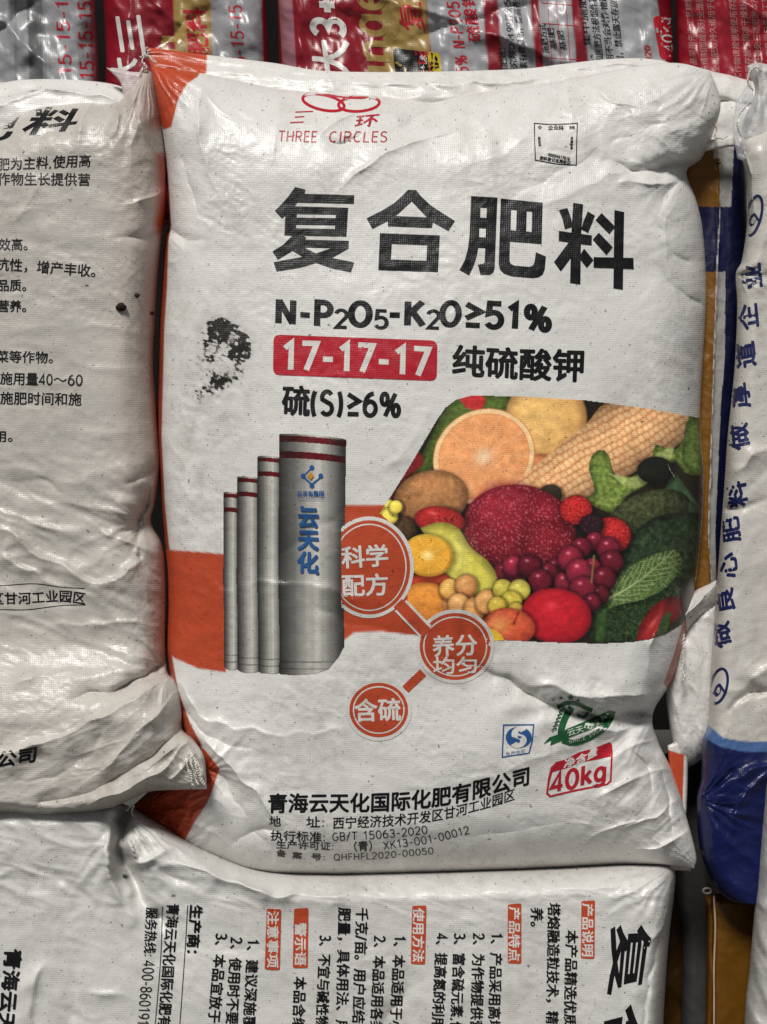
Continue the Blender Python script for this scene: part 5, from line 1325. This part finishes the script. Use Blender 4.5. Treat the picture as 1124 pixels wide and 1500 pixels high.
# ---------------------------------------------------------------- the row of red bags behind
GOLD = np.array((0.33, 0.22, 0.065)); SILV = np.array((0.30, 0.30, 0.31)); DRED = np.array((0.24, 0.008, 0.018)); PINK = np.array((.36, .16, .19))
def back_bag(label, x0, x1, regions, base, seed, sl=0, w=-235):
    b = thing('fertilizer_bag', label, 'bag', tuple(pos((x0 + x1) / 2, 330, w)))
    s = Sheet('sack', b, [(x0 - 6, -150), (x1 - 10, -150)], [(x0 + sl, 330), (x1 + sl + 6, 330)], [(x0 - 6, -150), (x0, 0), (x0 + 3, 110), (x0 + sl, 330)], [(x1 - 10, -150), (x1 - 3, 0), (x1 + 2, 110), (x1 + sl + 6, 330)],
              lambda X, Y: 16 * fbm(X / 95, Y / 90, seed, 3) + crease(X, Y, [(x0 + 30, -40), ((x0 + x1) / 2, 40), (x1 - 40, 140)], [4, 9, 5], 7, 16) + crease(X, Y, [(x1 - 20, -30), ((x0 + x1) / 2 + 20, 20), (x0 + 20, 120)], [5, -8, 4], 8, 12) + 8 * (crumple(X, Y, 40, 78, 3.0, seed + 3) - .3) + 2.5 * (crumple(X, Y, 22, 30, 2.0, seed + 5) - .3), T=56, radii=(34, 34, 50, 60), n=(max(60, int((x1 - x0) / 2.2)), 190), base=w,
              colour=lambda X, Y: ink_of(X, Y, regions, base), mat=MAT_RED, dens=.4)
    return b, s
def band(xa, xb, sl=.05): return [(xa - 150 * sl, -160), (xb - 150 * sl, -160), (xb + 340 * sl, 340), (xa + 340 * sl, 340)]
def upw(t, s, x0, y0, x1, y1, h, c, b=0.0, lat=.1): t.text(s, [(x0, y0), ((x0 + x1) / 2, (y0 + y1) / 2), (x1, y1)], h, c, b, up=(-1, -.05), lat=lat)

b, s = back_bag('silver bag with red sideways figures, leftmost of the row behind', -120, 143, [(band(40, 62, .02), SILV * .42), (band(20, 24, .02), SILV * .7), (band(63, 66, .02), SILV * .7), (band(132, 160, .02), PINK)], SILV, 601)
t = Art(s, 'lettering'); upw(t, '15-15-15', 128, 118, 124, 0, 26, RED, 0, .1)
upw(t, '15-15-15', 96, 112, 90, -20, 24, RED, 0, .1); t.build()
b, s = back_bag('red bag with gold and silver panels and white bars, second of the row behind', 152, 392, [(band(254, 308, .03), GOLD), (band(308, 384, .03), SILV), (band(384, 410, .03), RED)], DRED, 611)
t = Art(s, 'lettering')
upw(t, '三', 196, 84, 186, 18, 46, PALE, 1.4); upw(t, '大', 186, 122, 180, 84, 44, PALE, 1.4)
upw(t, '肥料', 292, 84, 284, 10, 34, RED, 1.0); upw(t, '15-15-15', 352, 108, 344, 6, 24, RED, 0, .1); upw(t, 'a', 250, 82, 244, 50, 54, GOLD, 0, .14); t.build()
b, s = back_bag('wide red bag with gold lettering, printed table and silver panels, third of the row behind', 406, 986,
                [(band(408, 428, .06), PINK * .9), (band(558, 624, .06), GOLD), (band(624, 706, .09), SILV * 1.1), (band(728, 776, .09), SILV * 1.1), (band(788, 836, .09), SILV * 1.15), (band(852, 968, .10), SILV * 1.1), (band(962, 1000, .14), DRED)], DRED, 621)
t = Art(s, 'lettering')
upw(t, '大3+', 490, 118, 474, -10, 60, PALE, 1.5, .11); upw(t, 'Tanger', 556, 170, 530, -50, 66, GOLD, 0, .13); upw(t, '复', 606, 46, 598, 0, 40, RED, .7)
t.area([rrect((575, 70), (640, 78), (646, 112), (580, 112), 8)], BLACK, 6); t.area([[(608, 74), (628, 76), (632, 112), (612, 112)]], RED, 6); t.area([rrect((626, 75), (644, 78), (648, 112), (630, 112), 5)], np.array((.6, .45, .02)), 6)
upw(t, '新技术', 622, 112, 620, 80, 11, PALE, .3)
upw(t, '45% N-P2O5-', 680, 120, 662, -8, 23, RED, 0, .12); upw(t, '硫酸钾', 696, 62, 684, -14, 21, RED, .5)
upw(t, '高肥效：', 740, 110, 734, 62, 12, BLACK, .12); upw(t, '研究院DM99养分55', 754, 112, 742, -8, 12, BLACK, .12); upw(t, '元素有效激活，提高养分', 769, 112, 755, -10, 12, BLACK, .12)
upw(t, '施肥方式', 800, 78, 794, 34, 12, BLACK, .12); upw(t, '基肥', 812, 72, 806, 40, 11, BLACK, .12); upw(t, '基肥', 826, 74, 820, 44, 11, BLACK, .12)
for q in (806, 819, 833): t.line([(q + 4, 110), (q - 4, 0)], .9, RED)
for q in (84, 34, 4): t.line([(792 + q * .08, q), (846 + q * .08, q + 4)], .9, RED)
for k, sx in enumerate(('土、集中施肥', '置和施肥方法根据作物', '使用不当会对作物造', '照射，禁止露天存放；')): upw(t, sx, 866 + k * 15, 104, 852 + k * 15, -6 - k * 2, 12.5, BLACK, .12)
t.area([rrect((956, 24), (988, 22), (1000, 84), (968, 88), 8)], RED, 6); upw(t, ':40kg', 984, 86, 972, 24, 22, PALE, 0, .1); upw(t, '2020', 952, 100, 948, 66, 11, RED, .2, .1); t.build()
b, s = back_bag('plain red bag covered in fine pale print, rightmost of the row behind', 990, 1290, [(band(1086, 1092, .12), DRED)], DRED * 1.15, 631, sl=10)
t = Art(s, 'lettering')
rows = '本产品采用先进工艺精制而成养分全面肥效持久适用于各种土壤和作物请按说明使用存放于阴凉干燥处避免日晒雨淋'
for k in range(9):
    if k in (3, ): continue
    x = 1008 + k * 16; ss = ''.join(rows[(k * 7 + j) % len(rows)] for j in range(13)); upw(t, ss, x + 10, 118, x - 2, -30, 11.5, np.array((.42, .20, .19)), .1)
t.build()

# ---------------------------------------------------------------- little clods of soil caught on the left bag
MAT_SOIL = plain_material('soil', (0.030, 0.024, 0.018), .95, 500, .5)
def clod(x, y, r, seed, label):
    H, Nn, ok, dr = lsack.cast(np.array([float(x)]), np.array([float(y)]))
    rng = np.random.RandomState(seed); nu_, nv_ = 14, 9
    V = []; F = []
    c = H[0] + Nn[0] * r * S * .35
    for i in range(nv_):
        for j in range(nu_):
            a = math.pi * i / (nv_ - 1); q = 2 * math.pi * j / nu_
            d = np.array((math.sin(a) * math.cos(q), math.sin(a) * math.sin(q), math.cos(a)))
            k = 1 + .45 * float(perlin(d[0] * 2 + seed, d[1] * 2 + d[2] * 1.7, seed)) + .12 * float(rng.rand() - .5) * (0 < i < nv_ - 1)
            V.append(c + d * k * r * S * np.array((1.2, .8, .9)))
    for i in range(nv_ - 1):
        for j in range(nu_):
            j2 = (j + 1) % nu_; F.append((i * nu_ + j, i * nu_ + j2, (i + 1) * nu_ + j2, (i + 1) * nu_ + j))
    o = link_mesh('soil_clod', V, F, MAT_SOIL)
    o['label'] = label; o['category'] = 'soil clod'
clod(178, 450, 6.5, 5, 'dark soil crumb stuck on the left bag, the biggest one')
clod(200, 433, 3.4, 6, 'small soil crumb just above and right of the biggest one')
bpy.data.objects.remove(_fo)
